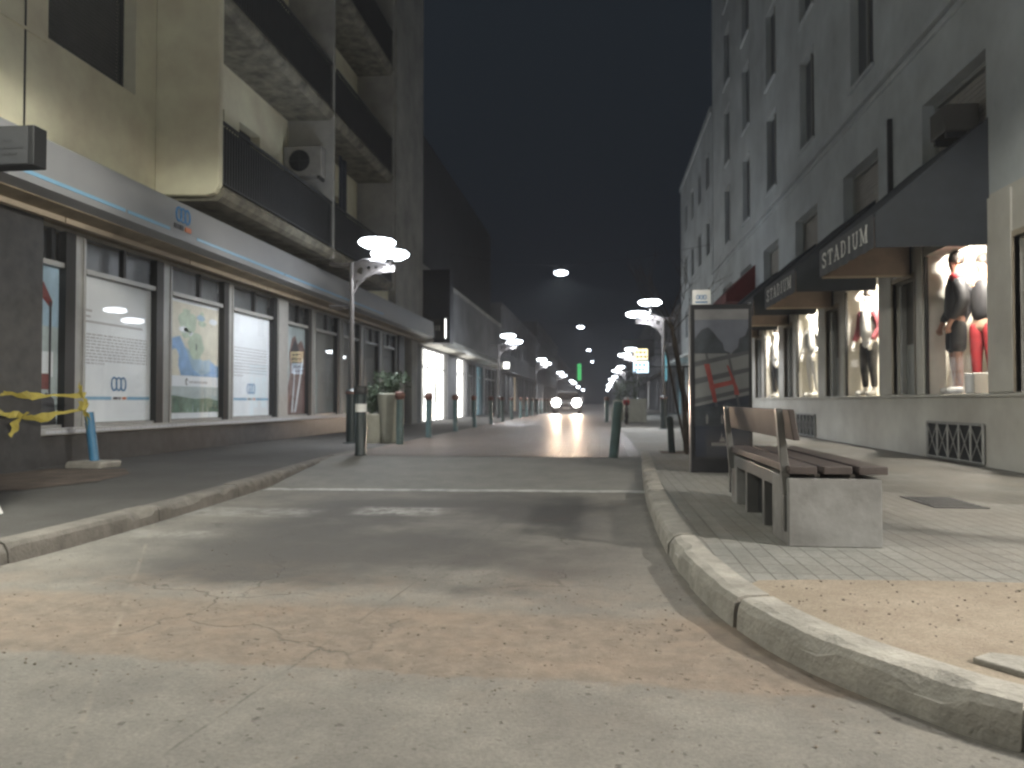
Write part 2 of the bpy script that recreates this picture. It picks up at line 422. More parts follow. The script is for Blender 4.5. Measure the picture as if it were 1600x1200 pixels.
# ------------------------------------------------------------------ builders
class B:
    def __init__(self):
        self.v = []
        self.f = []
        self.m = []

    def face(self, pts, mi=0):
        n = len(self.v)
        self.v += [tuple(p) for p in pts]
        self.f.append(list(range(n, n + len(pts))))
        self.m.append(mi)
        return self

    def mesh(self, vs, fs, mi=0):
        n = len(self.v)
        self.v += [tuple(p) for p in vs]
        for f in fs:
            self.f.append([n + i for i in f])
            self.m.append(mi)
        return self

    def box(self, x0, x1, y0, y1, z0, z1, mi=0):
        vs = [(x, y, z) for z in (z0, z1) for y in (y0, y1) for x in (x0, x1)]
        self.mesh(vs, [(0, 2, 3, 1), (4, 5, 7, 6), (0, 1, 5, 4), (2, 6, 7, 3), (0, 4, 6, 2), (1, 3, 7, 5)], mi)
        return self

    def prism(self, pts, vec, mi=0):
        """closed polygon pts extruded along vec"""
        k = len(pts)
        v2 = [tuple(Vector(p) + Vector(vec)) for p in pts]
        fs = [tuple(range(k)), tuple(range(2 * k - 1, k - 1, -1))]
        fs += [(i, (i + 1) % k, k + (i + 1) % k, k + i) for i in range(k)]
        self.mesh([tuple(p) for p in pts] + v2, fs, mi)
        return self

    def tube(self, pts, r, seg=8, mi=0):
        pts = [Vector(p) for p in pts]
        rs = r if isinstance(r, (list, tuple)) else [r] * len(pts)
        vs, fs = [], []
        for i, p in enumerate(pts):
            a = pts[max(0, i - 1)]
            b = pts[min(len(pts) - 1, i + 1)]
            d = (b - a).normalized()
            u = d.orthogonal().normalized() if abs(d.z) < 0.9 else Vector((1, 0, 0)).cross(d).normalized()
            q = d.cross(u)
            for k in range(seg):
                t = 2 * PI * k / seg
                vs.append(p + (u * math.cos(t) + q * math.sin(t)) * rs[i])
        for i in range(len(pts) - 1):
            for k in range(seg):
                fs.append((i * seg + k, i * seg + (k + 1) % seg, (i + 1) * seg + (k + 1) % seg, (i + 1) * seg + k))
        fs.append(tuple(range(seg - 1, -1, -1)))
        fs.append(tuple(range((len(pts) - 1) * seg, len(pts) * seg)))
        self.mesh(vs, fs, mi)
        return self

    def lathe(self, prof, c=(0, 0, 0), seg=20, mi=0, sx=1, sy=1):
        vs, fs = [], []
        for (r, z) in prof:
            for k in range(seg):
                t = 2 * PI * k / seg
                vs.append((c[0] + r * math.cos(t) * sx, c[1] + r * math.sin(t) * sy, c[2] + z))
        n = len(prof)
        for i in range(n - 1):
            for k in range(seg):
                fs.append((i * seg + k, i * seg + (k + 1) % seg, (i + 1) * seg + (k + 1) % seg, (i + 1) * seg + k))
        fs.append(tuple(range(seg - 1, -1, -1)))
        fs.append(tuple(range((n - 1) * seg, n * seg)))
        self.mesh(vs, fs, mi)
        return self

    def wall(self, x0, x1, ys, zs, holes, mi=0):
        """wall in the yz plane between x0 and x1, with rectangular holes (y0,y1,z0,z1)"""
        Y = sorted(set([ys[0], ys[1]] + [h[0] for h in holes] + [h[1] for h in holes]))
        Z = sorted(set([zs[0], zs[1]] + [h[2] for h in holes] + [h[3] for h in holes]))
        Y = [y for y in Y if ys[0] <= y <= ys[1]]
        Z = [z for z in Z if zs[0] <= z <= zs[1]]

        def solid(i, j):
            if i < 0 or j < 0 or i >= len(Y) - 1 or j >= len(Z) - 1:
                return False
            cy, cz = (Y[i] + Y[i + 1]) / 2, (Z[j] + Z[j + 1]) / 2
            return not any(h[0] < cy < h[1] and h[2] < cz < h[3] for h in holes)
        for i in range(len(Y) - 1):
            for j in range(len(Z) - 1):
                if not solid(i, j):
                    continue
                a, b, c, d = Y[i], Y[i + 1], Z[j], Z[j + 1]
                for x in (x0, x1):
                    self.face([(x, a, c), (x, b, c), (x, b, d), (x, a, d)], mi)
                if not solid(i - 1, j):
                    self.face([(x0, a, c), (x1, a, c), (x1, a, d), (x0, a, d)], mi)
                if not solid(i + 1, j):
                    self.face([(x0, b, c), (x1, b, c), (x1, b, d), (x0, b, d)], mi)
                if not solid(i, j - 1):
                    self.face([(x0, a, c), (x1, a, c), (x1, b, c), (x0, b, c)], mi)
                if not solid(i, j + 1):
                    self.face([(x0, a, d), (x1, a, d), (x1, b, d), (x0, b, d)], mi)
        return self

    def build(self, name, mats, parent=None, smooth=False, bevel=0, **tags):
        me = bpy.data.meshes.new(name)
        me.from_pydata(self.v, [], self.f)
        if not isinstance(mats, (list, tuple)):
            mats = [mats]
        for mm in mats:
            me.materials.append(M[mm] if isinstance(mm, str) else mm)
        for i, p in enumerate(me.polygons):
            p.material_index = self.m[i]
        bm = bmesh.new()
        bm.from_mesh(me)
        bmesh.ops.remove_doubles(bm, verts=bm.verts, dist=0.00005)
        bmesh.ops.recalc_face_normals(bm, faces=bm.faces)
        bm.to_mesh(me)
        bm.free()
        if smooth:
            for p in me.polygons:
                p.use_smooth = True
            me.set_sharp_from_angle(angle=R(40))
        o = bpy.data.objects.new(name, me)
        C.objects.link(o)
        if parent is not None:
            o.parent = parent
            # parts are modelled in world axes measured from their top-level thing
            r = parent
            while r.parent is not None:
                r = r.parent
            if parent is r:
                off = Vector(r.get('_o', (0, 0, 0)))
            else:
                off = Vector(r.get('_o', (0, 0, 0)))
            if off.length > 0:
                me.transform(Matrix.Translation(-off))
        if bevel:
            b = o.modifiers.new('bevel', 'BEVEL')
            b.width = bevel
            b.segments = 2
            b.limit_method = 'ANGLE'
        for k, v in tags.items():
            o[k] = v
        return o


def box(name, m, parent, *a, bevel=0, **t):
    return B().box(*a).build(name, m, parent, bevel=bevel, **t)


def thing(name, label, cat, loc=(0, 0, 0), group=None):
    """Empty at the base; its parts are modelled in world coordinates (loc is subtracted)"""
    o = bpy.data.objects.new(name, None)
    o.empty_display_size = 0.2
    C.objects.link(o)
    o.location = loc
    o['_o'] = loc
    o['label'] = label
    o['category'] = cat
    if group:
        o['group'] = group
    return o


def tag(o, label, cat, group=None):
    o['label'] = label
    o['category'] = cat
    if group:
        o['group'] = group
    return o


def copy_thing(root, loc, label, rz=None):
    r = root.copy()
    C.objects.link(r)
    r.location = loc
    if rz is not None:
        r.rotation_euler = (0, 0, rz)
    r['label'] = label
    for ch in list(root.children):
        c = ch.copy()
        C.objects.link(c)
        c.parent = r
        for g in list(ch.children):
            d = g.copy()
            C.objects.link(d)
            d.parent = c
    return r


def light(name, typ, loc, power, col=(1, 1, 1), parent=None, radius=0.1, spot=None, rot=None, blend=0.3):
    l = bpy.data.lights.new(name, typ)
    l.energy = power
    l.color = col
    if typ in ('POINT', 'SPOT'):
        l.shadow_soft_size = radius
    if spot:
        l.spot_size = R(spot)
        l.spot_blend = blend
    o = bpy.data.objects.new(name, l)
    o.location = loc
    if rot:
        o.rotation_euler = rot
    C.objects.link(o)
    if parent:
        o.parent = parent
        off = Vector(parent.get('_o', (0, 0, 0)))
        o.location = Vector(loc) - off
    return o


# ------------------------------------------------------------------ ground
def strip(name, outline, z, m, kind='structure', zf=None, step=None):
    b = B()
    b.face([(x, y, (zf(x, y) if zf else z)) for x, y in outline])
    o = b.build(name, m)
    o['kind'] = kind
    return o


RC = [(0.62, 12.5), (0.52, 9.87), (0.43, 7.5), (0.41, 6.12), (0.42, 4.6), (0.46, 4.0), (0.54, 3.38), (0.70, 2.84), (0.95, 2.42), (1.13, 2.22), (1.6, 1.85), (2.4, 1.4), (3.6, 1.05), (6, 0.7), (40, -1)]
LC = [(-3.95, 12.5), (-3.9, 10.7), (-3.6, 7.8), (-3.47, 6.2), (-3.40, 4.9), (-3.42, 4.0), (-3.6, 3.0), (-4.2, 2.1), (-6, 1.3), (-40, 0)]


def smooth_line(pts, n=6):
    out_ = []
    for i in range(len(pts) - 1):
        p0 = Vector(pts[max(0, i - 1)])
        p1 = Vector(pts[i])
        p2 = Vector(pts[i + 1])
        p3 = Vector(pts[min(len(pts) - 1, i + 2)])
        if (p2 - p1).length > 5:
            out_.append(tuple(p1))
            continue
        for k in range(n):
            t = k / n
            q = 0.5 * ((2 * p1) + (-p0 + p2) * t + (2 * p0 - 5 * p1 + 4 * p2 - p3) * t * t + (-p0 + 3 * p1 - 3 * p2 + p3) * t ** 3)
            out_.append(tuple(q))
    out_.append(tuple(pts[-1]))
    return out_


def offset(line, d):
    o = []
    for i in range(len(line)):
        a = Vector(line[max(0, i - 1)])
        b = Vector(line[min(len(line) - 1, i + 1)])
        t = (b - a).normalized()
        o.append((line[i][0] + (-t.y) * d, line[i][1] + t.x * d))
    return o


RCs = smooth_line(RC)
LCs = smooth_line(LC)
RCi = offset(RCs, 0.15)
LCi = offset(LCs, -0.15)
g = strip('ground', [(-80, -60), (80, -60), (80, 240), (-80, 240)], -0.03, 'ramp')
# road with ramp up to the paved street
b = B()


def zroad(y):
    if y < 8.15:
        return 0.0
    if y > 10.9:
        return 0.1165
    t = (y - 8.15) / 2.75
    return 0.1165 * t


ys_ = [-25, -5, 0, 2, 4, 6, 8.15, 8.8, 9.5, 10.2, 10.9, 12.5]
for i in range(len(ys_) - 1):
    ya, yb = ys_[i], ys_[i + 1]
    xa, xb = (-60, 60) if yb <= 1.5 else ((-20, 20) if yb <= 2 else (-6, 6))
    if ya >= 6:
        xa, xb = -4.3, 0.75
    for k in range(6):
        u0 = xa + (xb - xa) * k / 6
        u1 = xa + (xb - xa) * (k + 1) / 6
        b.face([(u0, ya, zroad(ya)), (u1, ya, zroad(ya)), (u1, yb, zroad(yb)), (u0, yb, zroad(yb))], 1 if ya >= 8.15 else 0)
o = b.build('road', ['road', 'ramp'])
o['kind'] = 'structure'
o = strip('street_paving', [(-3.95, 11.3), (0.6, 11.3), (0.55, 220), (-3.95, 220)], 0.124, 'plaza')
# pavements
o = strip('pavement_right', [p for p in RCi if p[0] < 30] + [(30, -0.3), (30, 12.5)], 0.12, 'tiles')
o = strip('pavement_right_far', [(0.45, 12.5), (30, 12.5), (30, 220), (0.45, 220)], 0.12, 'tiles')
o = strip('pavement_left', [p for p in LCi if p[0] > -30] + [(-30, 0.6), (-30, 12.5)], 0.12, 'paving')
o = strip('pavement_left_far', [(-3.85, 12.5), (-30, 12.5), (-30, 220), (-3.85, 220)], 0.12, 'paving')


def kerb(name, line, w, side, z1=0.128, length=0.8, m='kerb', rough=1.0):
    b = B()
    # resample evenly
    L = [Vector(p) for p in line]
    pts = []
    for i in range(len(L) - 1):
        n = max(1, int((L[i + 1] - L[i]).length / 0.05))
        if (L[i + 1] - L[i]).length > 10:
            n = 60
        for k in range(n):
            pts.append(L[i].lerp(L[i + 1], k / n))
    pts.append(L[-1])
    acc = 0
    stone = []
    rnd = random.Random(3)
    stones = []
    target = length
    for i, p in enumerate(pts):
        if stone:
            acc += (p - stone[-1]).length
        stone.append(p)
        if acc > target:
            stones.append(stone)
            stone = [p]
            acc = 0
            target = length * rnd.uniform(0.7, 1.5)
    stones.append(stone)
    for st in stones:
        if len(st) < 2:
            continue
        # shrink ends for a joint
        st = list(st)
        st[0] = st[0].lerp(st[1], 0.15)
        st[-1] = st[-1].lerp(st[-2], 0.15)
        zj = rnd.uniform(-0.004, 0.006)
        oj = rnd.uniform(-0.006, 0.008)
        rows = []
        for i, p in enumerate(st):
            a = st[max(0, i - 1)]
            c = st[min(len(st) - 1, i + 1)]
            t = (c - a).normalized()
            nrm = Vector((-t.y, t.x)) * side
            n1 = noise.noise(Vector((p.x * 9, p.y * 9, 0))) * 0.012
            n2 = noise.noise(Vector((p.x * 23, p.y * 23, 5))) * 0.008
            chip = max(0, noise.noise(Vector((p.x * 3.1, p.y * 3.1, 9))) - 0.12) * 0.10 * rough
            q = p + nrm * oj
            prof = [(-0.012, -0.05), (-0.004 + n2, z1 * 0.5), (0.0 + n1 * .5 + chip * .25, z1 - 0.03 - chip), (0.016 + chip * .7 + n1, z1 - 0.008 - chip * .4 + zj), (0.05 + chip, z1 + zj + n2 * .3), (w, z1 + zj), (w + .002, -0.05)]
            rows.append([(q.x + nrm.x * u, q.y + nrm.y * u, z) for u, z in prof])
        k = len(rows[0])
        vs = [v for r_ in rows for v in r_]
        fs = [(i * k + j, i * k + j + 1, (i + 1) * k + j + 1, (i + 1) * k + j) for i in range(len(rows) - 1) for j in range(k - 1)]
        fs.append(tuple(range(k)))
        fs.append(tuple((len(rows) - 1) * k + j for j in range(k)))
        b.mesh(vs, fs)
    o = b.build(name, m)
    o['kind'] = 'structure'
    return o


kerb('kerb_right', RCs, 0.15, 1)
kerb('kerb_left', LCs, 0.15, -1, z1=.122, length=1.3, m='kerbdark', rough=1.8)
# bare sandy planting bed behind the right kerb
sandp = [(.715, 3.62), (0.95, 3.66), (1.5, 3.70), (3.2, 3.72), (7.0, 3.6), (7.0, .9)] + [q for q in reversed(offset(RCs, 0.11)) if q[0] < 6.5 and q[1] < 3.55]
o = strip('sandy_bed', sandp, 0.126, 'sand')
o = strip('soil_patch', [(-6.6, 8.6), (-5.7, 8.7), (-5.25, 8.1), (-5.1, 7.3), (-5.3, 6.5), (-6.0, 6.2), (-6.7, 6.4)], 0.126, 'soil')
# white stop line across the mouth of the street
b = B()
pts = 40
for i in range(pts):
    x0 = -3.55 + 4.02 * i / pts
    x1 = -3.55 + 4.02 * (i + 1) / pts
    j0 = noise.noise(Vector((x0 * 5, 0, 0))) * 0.02
    j1 = noise.noise(Vector((x1 * 5, 0, 0))) * 0.02
    b.face([(x0, 7.78 + j0 + (x0 + 3.55) * .05, 0.004), (x1, 7.78 + j1 + (x1 + 3.55) * .05, 0.004), (x1, 7.98 + j1 * .5 + (x1 + 3.55) * .05, 0.004), (x0, 7.98 + j0 * .5 + (x0 + 3.55) * .05, 0.004)])


def wornwhite():
    m, t, p, ns, ln = newmat('worn_road_paint')
    g = N(t, 'ShaderNodeNewGeometry')
    n = N(t, 'ShaderNodeTexNoise')
    n.inputs['Scale'].default_value = 6
    n.inputs['Detail'].default_value = 9
    n.inputs['Roughness'].default_value = 0.8
    ln.new(g.outputs['Position'], n.inputs['Vector'])
    r = N(t, 'ShaderNodeValToRGB')
    r.color_ramp.elements[0].position = 0.36
    r.color_ramp.elements[0].color = (0.14, 0.135, 0.125, 1)
    r.color_ramp.elements[1].position = 0.55
    r.color_ramp.elements[1].color = (0.46, 0.46, 0.44, 1)
    ln.new(n.outputs[0], r.inputs[0])
    ln.new(r.outputs[0], p.inputs['Base Color'])
    p.inputs['Roughness'].default_value = 0.7
    return m


o = b.build('stop_line', wornwhite())
o['kind'] = 'structure'
# loose rubble and pebbles
rnd = random.Random(11)


def pebble(b, x, y, z, s):
    vs = []
    import itertools
    base = [(0, 0, 1), (0.9, 0, .2), (0.28, .85, .2), (-.72, .53, .2), (-.72, -.53, .2), (.28, -.85, .2), (0, 0, -.6)]
    vs = [(x + vx * s * rnd.uniform(.7, 1.3), y + vy * s * rnd.uniform(.7, 1.3), z + vz * s * .6 * rnd.uniform(.7, 1.2)) for vx, vy, vz in base]
    b.mesh(vs, [(0, 1, 2), (0, 2, 3), (0, 3, 4), (0, 4, 5), (0, 5, 1), (6, 2, 1), (6, 3, 2), (6, 4, 3), (6, 5, 4), (6, 1, 5)])


b = B()
for i in range(650):
    x = rnd.uniform(-3.2, 1.2)
    y = rnd.gauss(3.0, 0.6) if rnd.random() < .6 else rnd.uniform(1.5, 7)
    if x > 0.3 and y > 2.2:
        x = 0.38 - abs(rnd.gauss(0, .12)) + max(0, (3.2 - y)) * .5
    pebble(b, x, y, 0.003, abs(rnd.gauss(.003, .0022)) + .0012)
for i in range(9):
    pebble(b, rnd.uniform(-2.3, .7), rnd.uniform(2.4, 3.1), 0.004, rnd.uniform(.006, .009))
o = b.build('road_grit', 'stone')
o['kind'] = 'stuff'
b = B()
for i in range(900):
    x = rnd.uniform(.75, 4)
    y = rnd.uniform(1.6, 3.66)
    if y < 2.05 + (1.75 - x) * .75 + .1:
        continue
    pebble(b, x, y, 0.128, abs(rnd.gauss(.003, .003)) + .0012)
o = b.build('bed_gravel', 'stone')
o['kind'] = 'stuff'
# broken concrete slab in the sandy bed
b = B()
b.prism([(1.15, 2.56, .122), (1.23, 2.62, .122), (1.8, 2.42, .122), (2.1, 2.2, .122), (1.95, 2.05, .122), (1.26, 2.40, .122)], (0, 0, .022))
o = b.build('broken_slab', 'kerb', bevel=.006)
tag(o, 'broken flat concrete slab lying in the sandy bed by the kerb', 'slab')
# drain cover
b = B()
b.prism([(2.55, 6.25, .121), (2.95, 6.25, .121), (2.95, 6.95, .121), (2.55, 6.95, .121)], (0, 0, .006))
for k in range(6):
    b.box(2.58, 2.92, 6.33 + k * .1, 6.36 + k * .1, .127, .131)
o = b.build('drain_cover', 'iron')
tag(o, 'dark iron drain cover set in the pavement right of the bench', 'drain cover')

# ------------------------------------------------------------------ lettering helpers
SER = {
    'S': [([(.78, .80), (.62, .97), (.38, .98), (.2, .84), (.24, .66), (.5, .52), (.76, .38), (.80, .18), (.62, .03), (.36, .02), (.18, .18)], .10), ([(.80, .98), (.80, .74)], .05), ([(.17, .02), (.17, .28)], .05)],
    'T': [([(.5, 0), (.5, 1)], .14), ([(.06, .97), (.94, .97)], .06), ([(.06, .98), (.06, .76)], .05), ([(.94, .98), (.94, .76)], .05), ([(.32, .02), (.68, .02)], .05)],
    'A': [([(.14, .0), (.48, 1)], .06), ([(.48, 1), (.84, 0)], .14), ([(.24, .34), (.72, .34)], .05), ([(.0, .02), (.3, .02)], .05), ([(.66, .02), (1, .02)], .05)],
    'D': [([(.22, 0), (.22, 1)], .14), ([(.1, .98), (.5, .98), (.76, .84), (.86, .5), (.76, .16), (.5, .02), (.1, .02)], .07)],
    'I': [([(.5, 0), (.5, 1)], .14), ([(.3, .02), (.7, .02)], .05), ([(.3, .98), (.7, .98)], .05)],
    'U': [([(.2, 1), (.2, .3), (.32, .08), (.5, .02), (.68, .08), (.78, .3), (.78, 1)], .09), ([(.04, .98), (.38, .98)], .05), ([(.62, .98), (.94, .98)], .05)],
    'M': [([(.14, 0), (.14, 1)], .06), ([(.14, 1), (.5, .1)], .13), ([(.5, .1), (.86, 1)], .06), ([(.86, 1), (.86, 0)], .14), ([(.0, .02), (.28, .02)], .05), ([(.7, .02), (1, .02)], .05), ([(.0, .98), (.16, .98)], .05), ([(.86, .98), (1, .98)], .05)],
}


def ribbon(b, pts, w, fn, th, mi=0):
    """2-D stroke placed through fn(u,v)->point; th: offset vector for thickness"""
    for i in range(len(pts) - 1):
        a, c = Vector(pts[i]), Vector(pts[i + 1])
        d = (c - a).normalized()
        n = Vector((-d.y, d.x)) * w / 2
        e = d * w * .2
        q = [a - n - e, c - n + e, c + n + e, a + n - e]
        b.prism([fn(p.x, p.y) for p in q], (th[0] * (1 + i * .03), th[1] * (1 + i * .03), th[2]), mi)


def word(text, fn, w, h, gap, th, parent, m='letter', name='lettering'):
    b = B()
    x = 0
    for ch in text:
        cw = w * (.55 if ch == 'I' else 1.15 if ch == 'M' else 1)
        for k, (pts, t) in enumerate(SER[ch]):
            tt = (th[0] * (1 + .2 * k), th[1] * (1 + .2 * k), th[2])
            ribbon(b, [((x + p[0] * cw), p[1] * h) for p in pts], t * w * 1.05, fn, tt)
        x += cw + gap
    return b.build(name, m, parent)


def ovals(b, cx, cy, s, fn, th, mi=0):
    """three overlapping oval rings"""
    for k in (-1, 0, 1):
        pts = [(cx + k * s * .62 + math.cos(a) * s * .36, cy + math.sin(a) * s * .55) for a in [2 * PI * i / 18 for i in range(19)]]
        ribbon(b, pts, s * .13, fn, (th[0] * (1 + .4 * abs(k)), th[1], th[2]), mi)


# ------------------------------------------------------------------ left building
XL = -6.9
HLt = 21.0
lb = thing('apartment_building', 'long cream and grey apartment block with balconies over a bank front, left of the street', 'building', (XL, 17, .12))
fr = [(8.66, 9.30, 'a'), (9.55, 11.35, 'text'), (11.65, 13.50, 'map'), (13.75, 15.65, 'text2'), (16.25, 17.62, 'face'), (17.95, 19.62, 'blank'), (19.97, 21.45, 'blank'), (21.9, 23.35, 'blank'), (23.8, 25.3, 'blank')]
holes = [(a, c, .60, 3.14) for a, c, k in fr]
B().wall(XL - .12, XL, (8.62, 25.62), (.50, 3.2), [(a, c, .60, 3.14) for a, c, k in fr]).build('storefront_wall', 'alu', lb)
box('plinth', 'darkstone', lb, XL - .3, XL + .03, 8.6, 25.6, .05, .50)
box('sill', 'alu', lb, XL + .002, XL + .11, 8.66, 25.5, .515, .60, bevel=.008)
b = B()
prof = []
for k in range(120):
    y = 8.75 + k * .12
    prof += [(XL + .1125, y), (XL + .1125, y + .05), (XL + .118, y + .05), (XL + .118, y + .12)]
prof = [(XL + .111, 8.75 + 120 * .12), (XL + .111, 8.75)] + prof
b.prism([(x, y, .537) for x, y in prof], (0, 0, .036))
b.build('vent_strip', 'postergrey', lb)
box('pillar', 'darkstone', lb, XL - .3, XL + .12, 7.2, 8.66, .05, 3.22, label='dark polished stone pillar at the near end')
box('pillar', 'darkframe', lb, XL - .3, XL + .06, 25.62, 26.4, .05, 3.22)
box('pillar', 'alu', lb, XL - .02, XL + .08, 15.72, 16.2, .60, 3.14)
box('pillar', 'render_grey', lb, XL - .3, XL + .05, 27.5, 28.35, .05, 3.22)
box('doorway', 'void', lb, XL - .35, XL - .3, 26.4, 27.5, .1, 3.2)
box('interior_backing', 'void', lb, XL - 1.5, XL - 1.4, 8.6, 25.6, .1, 3.3)
for a, c, kind in fr:
    wn = B()
    f = .045
    # frame: dark right jamb, light left jamb, transom bar and mullion
    wn.box(XL - .06, XL + .02, a + .002, a + f, .605, 3.135, 0)
    wn.box(XL - .06, XL + .05, c - .14, c + .05, .605, 3.135, 1)
    wn.box(XL - .06, XL + .03, a + f, c - .1, 2.66, 2.725, 0)
    wn.box(XL - .06, XL + .015, (a + c) / 2 - .04, (a + c) / 2 + .03, 2.725, 3.135, 1)
    wn.box(XL - .06, XL + .018, a + f, c - .1, .605, .64, 0)
    wf = wn.build('shop_window', ['alu', 'darkframe'], lb)
    B().face([(XL - .02, a + f, .64), (XL - .02, c - .1, .64), (XL - .02, c - .1, 2.66), (XL - .02, a + f, 2.66)]).build('pane', 'glass', wf)
    B().face([(XL - .02, a + f, 2.725), (XL - .02, c - .1, 2.725), (XL - .02, c - .1, 3.13), (XL - .02, a + f, 3.13)]).build('transom_pane', 'dullglass', wf)
    B().box(XL - .2, XL - .16, a + .01, c - .01, 2.68, 3.13).build('blind', 'transom', wf)
    y0, y1, z0, z1 = a + f + .01, c - .11, .65, 2.65
    W, Hh = y1 - y0, z1 - z0
    XP = XL - .05

    def F(u, v, X_=XP):
        return (X_, y0 + u * W, z0 + v * Hh)
    p = B()
    p.prism([F(0, 0), F(1, 0), F(1, 1), F(0, 1)], (-.004, 0, 0), 0)

    def rect(u0, u1, v0, v1, mi, lay):
        X_ = XP + .002 * lay
        p.prism([F(u0, v0, X_), F(u1, v0, X_), F(u1, v1, X_), F(u0, v1, X_)], (-.0012, 0, 0), mi)

    def polyp(pts, mi, lay):
        X_ = XP + .002 * lay
        p.prism([F(u, v, X_) for u, v in pts], (-.0012, 0, 0), mi)
    mats = ['poster', 'postergrey', 'bluestripe', 'logoblue', 'orange', 'inkdark']
    rr = random.Random(int(a * 10))
    if kind in ('text', 'text2'):
        for r_ in range(10):
            v = (.60 - r_ * .022) if kind == 'text' else (.66 - r_ * .03)
            if kind == 'text' and r_ < 0:
                continue
            u = .06
            end = .92 if r_ not in (9,) else .3
            while u < end:
                l = rr.uniform(.02, .075)
                rect(u, min(end, u + l), v, v + .011, 1, 1)
                u += l + .013
        if kind == 'text':
            for (uu, v, l) in ((.05, .76, .08), (.05, .72, .06), (.05, .685, .8)):
                rect(uu, uu + l, v, v + .014, 1, 1)
        rect(.03, .97, .155, .178, 2, 1)
        rect(.40, .62, .148, .186, 0, 2)
        rect(.42, .49, .158, .176, 5, 3)
        rect(.50, .53, .158, .176, 5, 3)
        rect(.55, .61, .158, .176, 4, 3)
        X2 = XP + .004
        ovals(p, .5 * W, .27 * Hh, .17, lambda u, v: (X2, y0 + u, z0 + v), (.002, 0, 0), 3)
    elif kind == 'map':
        mats = ['poster', 'mapcream', 'mapblue', 'mapblue2', 'mapgreen', 'mist', 'field', 'inkdark', 'postergrey']
        rect(.02, .97, .36, .97, 1, 1)
        rnd2 = random.Random(5)

        def blob(cx, cy, rx, ry, mi, lay, n=26):
            pts = []
            for i in range(n):
                t = 2 * PI * i / n
                k = 1 + .28 * noise.noise(Vector((math.cos(t) * 1.7 + cx * 9, math.sin(t) * 1.7, lay)))
                pts.append((min(.97, max(.02, cx + math.cos(t) * rx * k)), min(.965, max(.362, cy + math.sin(t) * ry * k))))
            polyp(pts, mi, lay)
        polyp([(.03, .66), (.2, .69), (.3, .60), (.44, .545), (.62, .50), (.78, .51), (.9, .47), (.97, .46), (.97, .362), (.22, .362), (.16, .48), (.06, .56)], 2, 2)
        polyp([(.3, .6), (.46, .555), (.64, .50), (.80, .52), (.78, .40), (.6, .37), (.44, .42)], 3, 3)
        blob(.5, .62, .15, .11, 4, 4)
        blob(.34, .80, .16, .12, 4, 2)
        blob(.10, .50, .08, .08, 1, 4)
        for k in range(9):
            blob(rnd2.uniform(.1, .9), rnd2.uniform(.7, .93), rnd2.uniform(.03, .09), rnd2.uniform(.01, .03), rnd2.choice([4, 0, 3]), 3, 12)
        rect(.50, .515, .585, .64, 7, 5)
        rect(.02, .97, .05, .36, 0, 1)
        rect(.02, .97, .05, .27, 5, 2)
        polyp([(.02, .05), (.97, .05), (.97, .15), (.75, .175), (.5, .165), (.3, .18), (.02, .2)], 6, 3)
        for k in range(5):
            u = .34 + k * .1
            polyp([(u, .055), (u + .016, .055), (u + .008, .055 + .04 + .035 * (k % 2))], 5, 4)
        p2 = XP + .006
        ribbon(p, [(.33 * W + math.cos(t) * .03, .31 * Hh + math.sin(t) * .05) for t in (0.5, 1.4, 2.3, 3.2, 4.1, 5.0)], .02, lambda u, v: (p2, y0 + u, z0 + v), (.002, 0, 0), 7)
        u = .38
        while u < .7:
            l = rnd2.uniform(.03, .06)
            rect(u, u + l, .30, .318, 8, 2)
            u += l + .008
    elif kind == 'face':
        mats = ['mist', 'face', 'inkdark', 'poster']
        polyp([(.1, 0.0), (1, 0), (1, .72), (.8, .86), (.62, .80), (.5, .9), (.35, .86), (.22, .7), (.26, .45), (.14, .25)], 1, 1)
        polyp([(.3, .72), (.5, .86), (.66, .74), (.56, .52), (.50, .60), (.4, .5)], 2, 2)
        polyp([(.45, .02), (.55, .02), (.9, .62), (.86, .66)], 3, 2)
        polyp([(.32, .02), (.4, .02), (.5, .5), (.47, .52)], 3, 2)
    elif kind == 'a':
        mats = ['mist', 'mapblue2', 'poster', 'rededge', 'inkdark']
        rect(0, 1, .62, 1, 1, 1)
        polyp([(0, .80), (.35, .9), (.7, .78), (.66, .73), (.3, .80), (.3, .66), (0, .68)], 3, 2)
        rect(.05, .75, .30, .46, 2, 1)
        rect(.12, .6, .22, .32, 3, 2)
        rect(.58, .66, .0, .78, 4, 3)
        polyp([(0, .0), (.9, 0), (.8, .16), (.5, .2), (.2, .14)], 4, 2)
    else:
        mats = ['postergrey']
    p.build('poster' if kind != 'blank' else 'backing_panel', mats if kind != 'blank' else ['doorgrey'], wf)
# soffit, shutter boxes and fascia
b = B()
b.prism([(XL - .3, 3, 3.14), (XL + .05, 3, 3.2), (XL + .52, 3, 3.28), (XL + .52, 3, 3.36), (XL - .3, 3, 3.5)], (0, 25.35, 0))
b.build('soffit', 'tanboard', lb)
b = B()
yy = 3
while yy < 28:
    b.box(XL + .18, XL + .27, yy, yy + 2.9, 3.17, 3.26)
    yy += 2.93
b.build('soffit_batten', 'beige', lb)
fa = B().prism([(XL + .50, 3, 3.29), (XL + .70, 3, 3.34), (XL + .70, 3, 3.46), (XL + .66, 3, 3.92), (XL - .02, 3, 3.96), (XL + .40, 3, 3.36)], (0, 25.35, 0)).build('sign_fascia', 'fascia', lb)
b = B()
for (ya, yb) in ((3.0, 7.55), (7.6, 9.4), (9.45, 10.45), (11.2, 14.5), (14.55, 18), (18.05, 21.5)):
    b.box(XL + .696, XL + .706, ya, yb, 3.425, 3.47)
b.build('blue_stripe', 'bluestripe', fa)
b = B()
ovals(b, 10.82, 3.72, .19, lambda u, v: (XL + .69, u, v), (.006, 0, 0))
b.build('oval_emblem', 'logoblue', fa)
b = B()
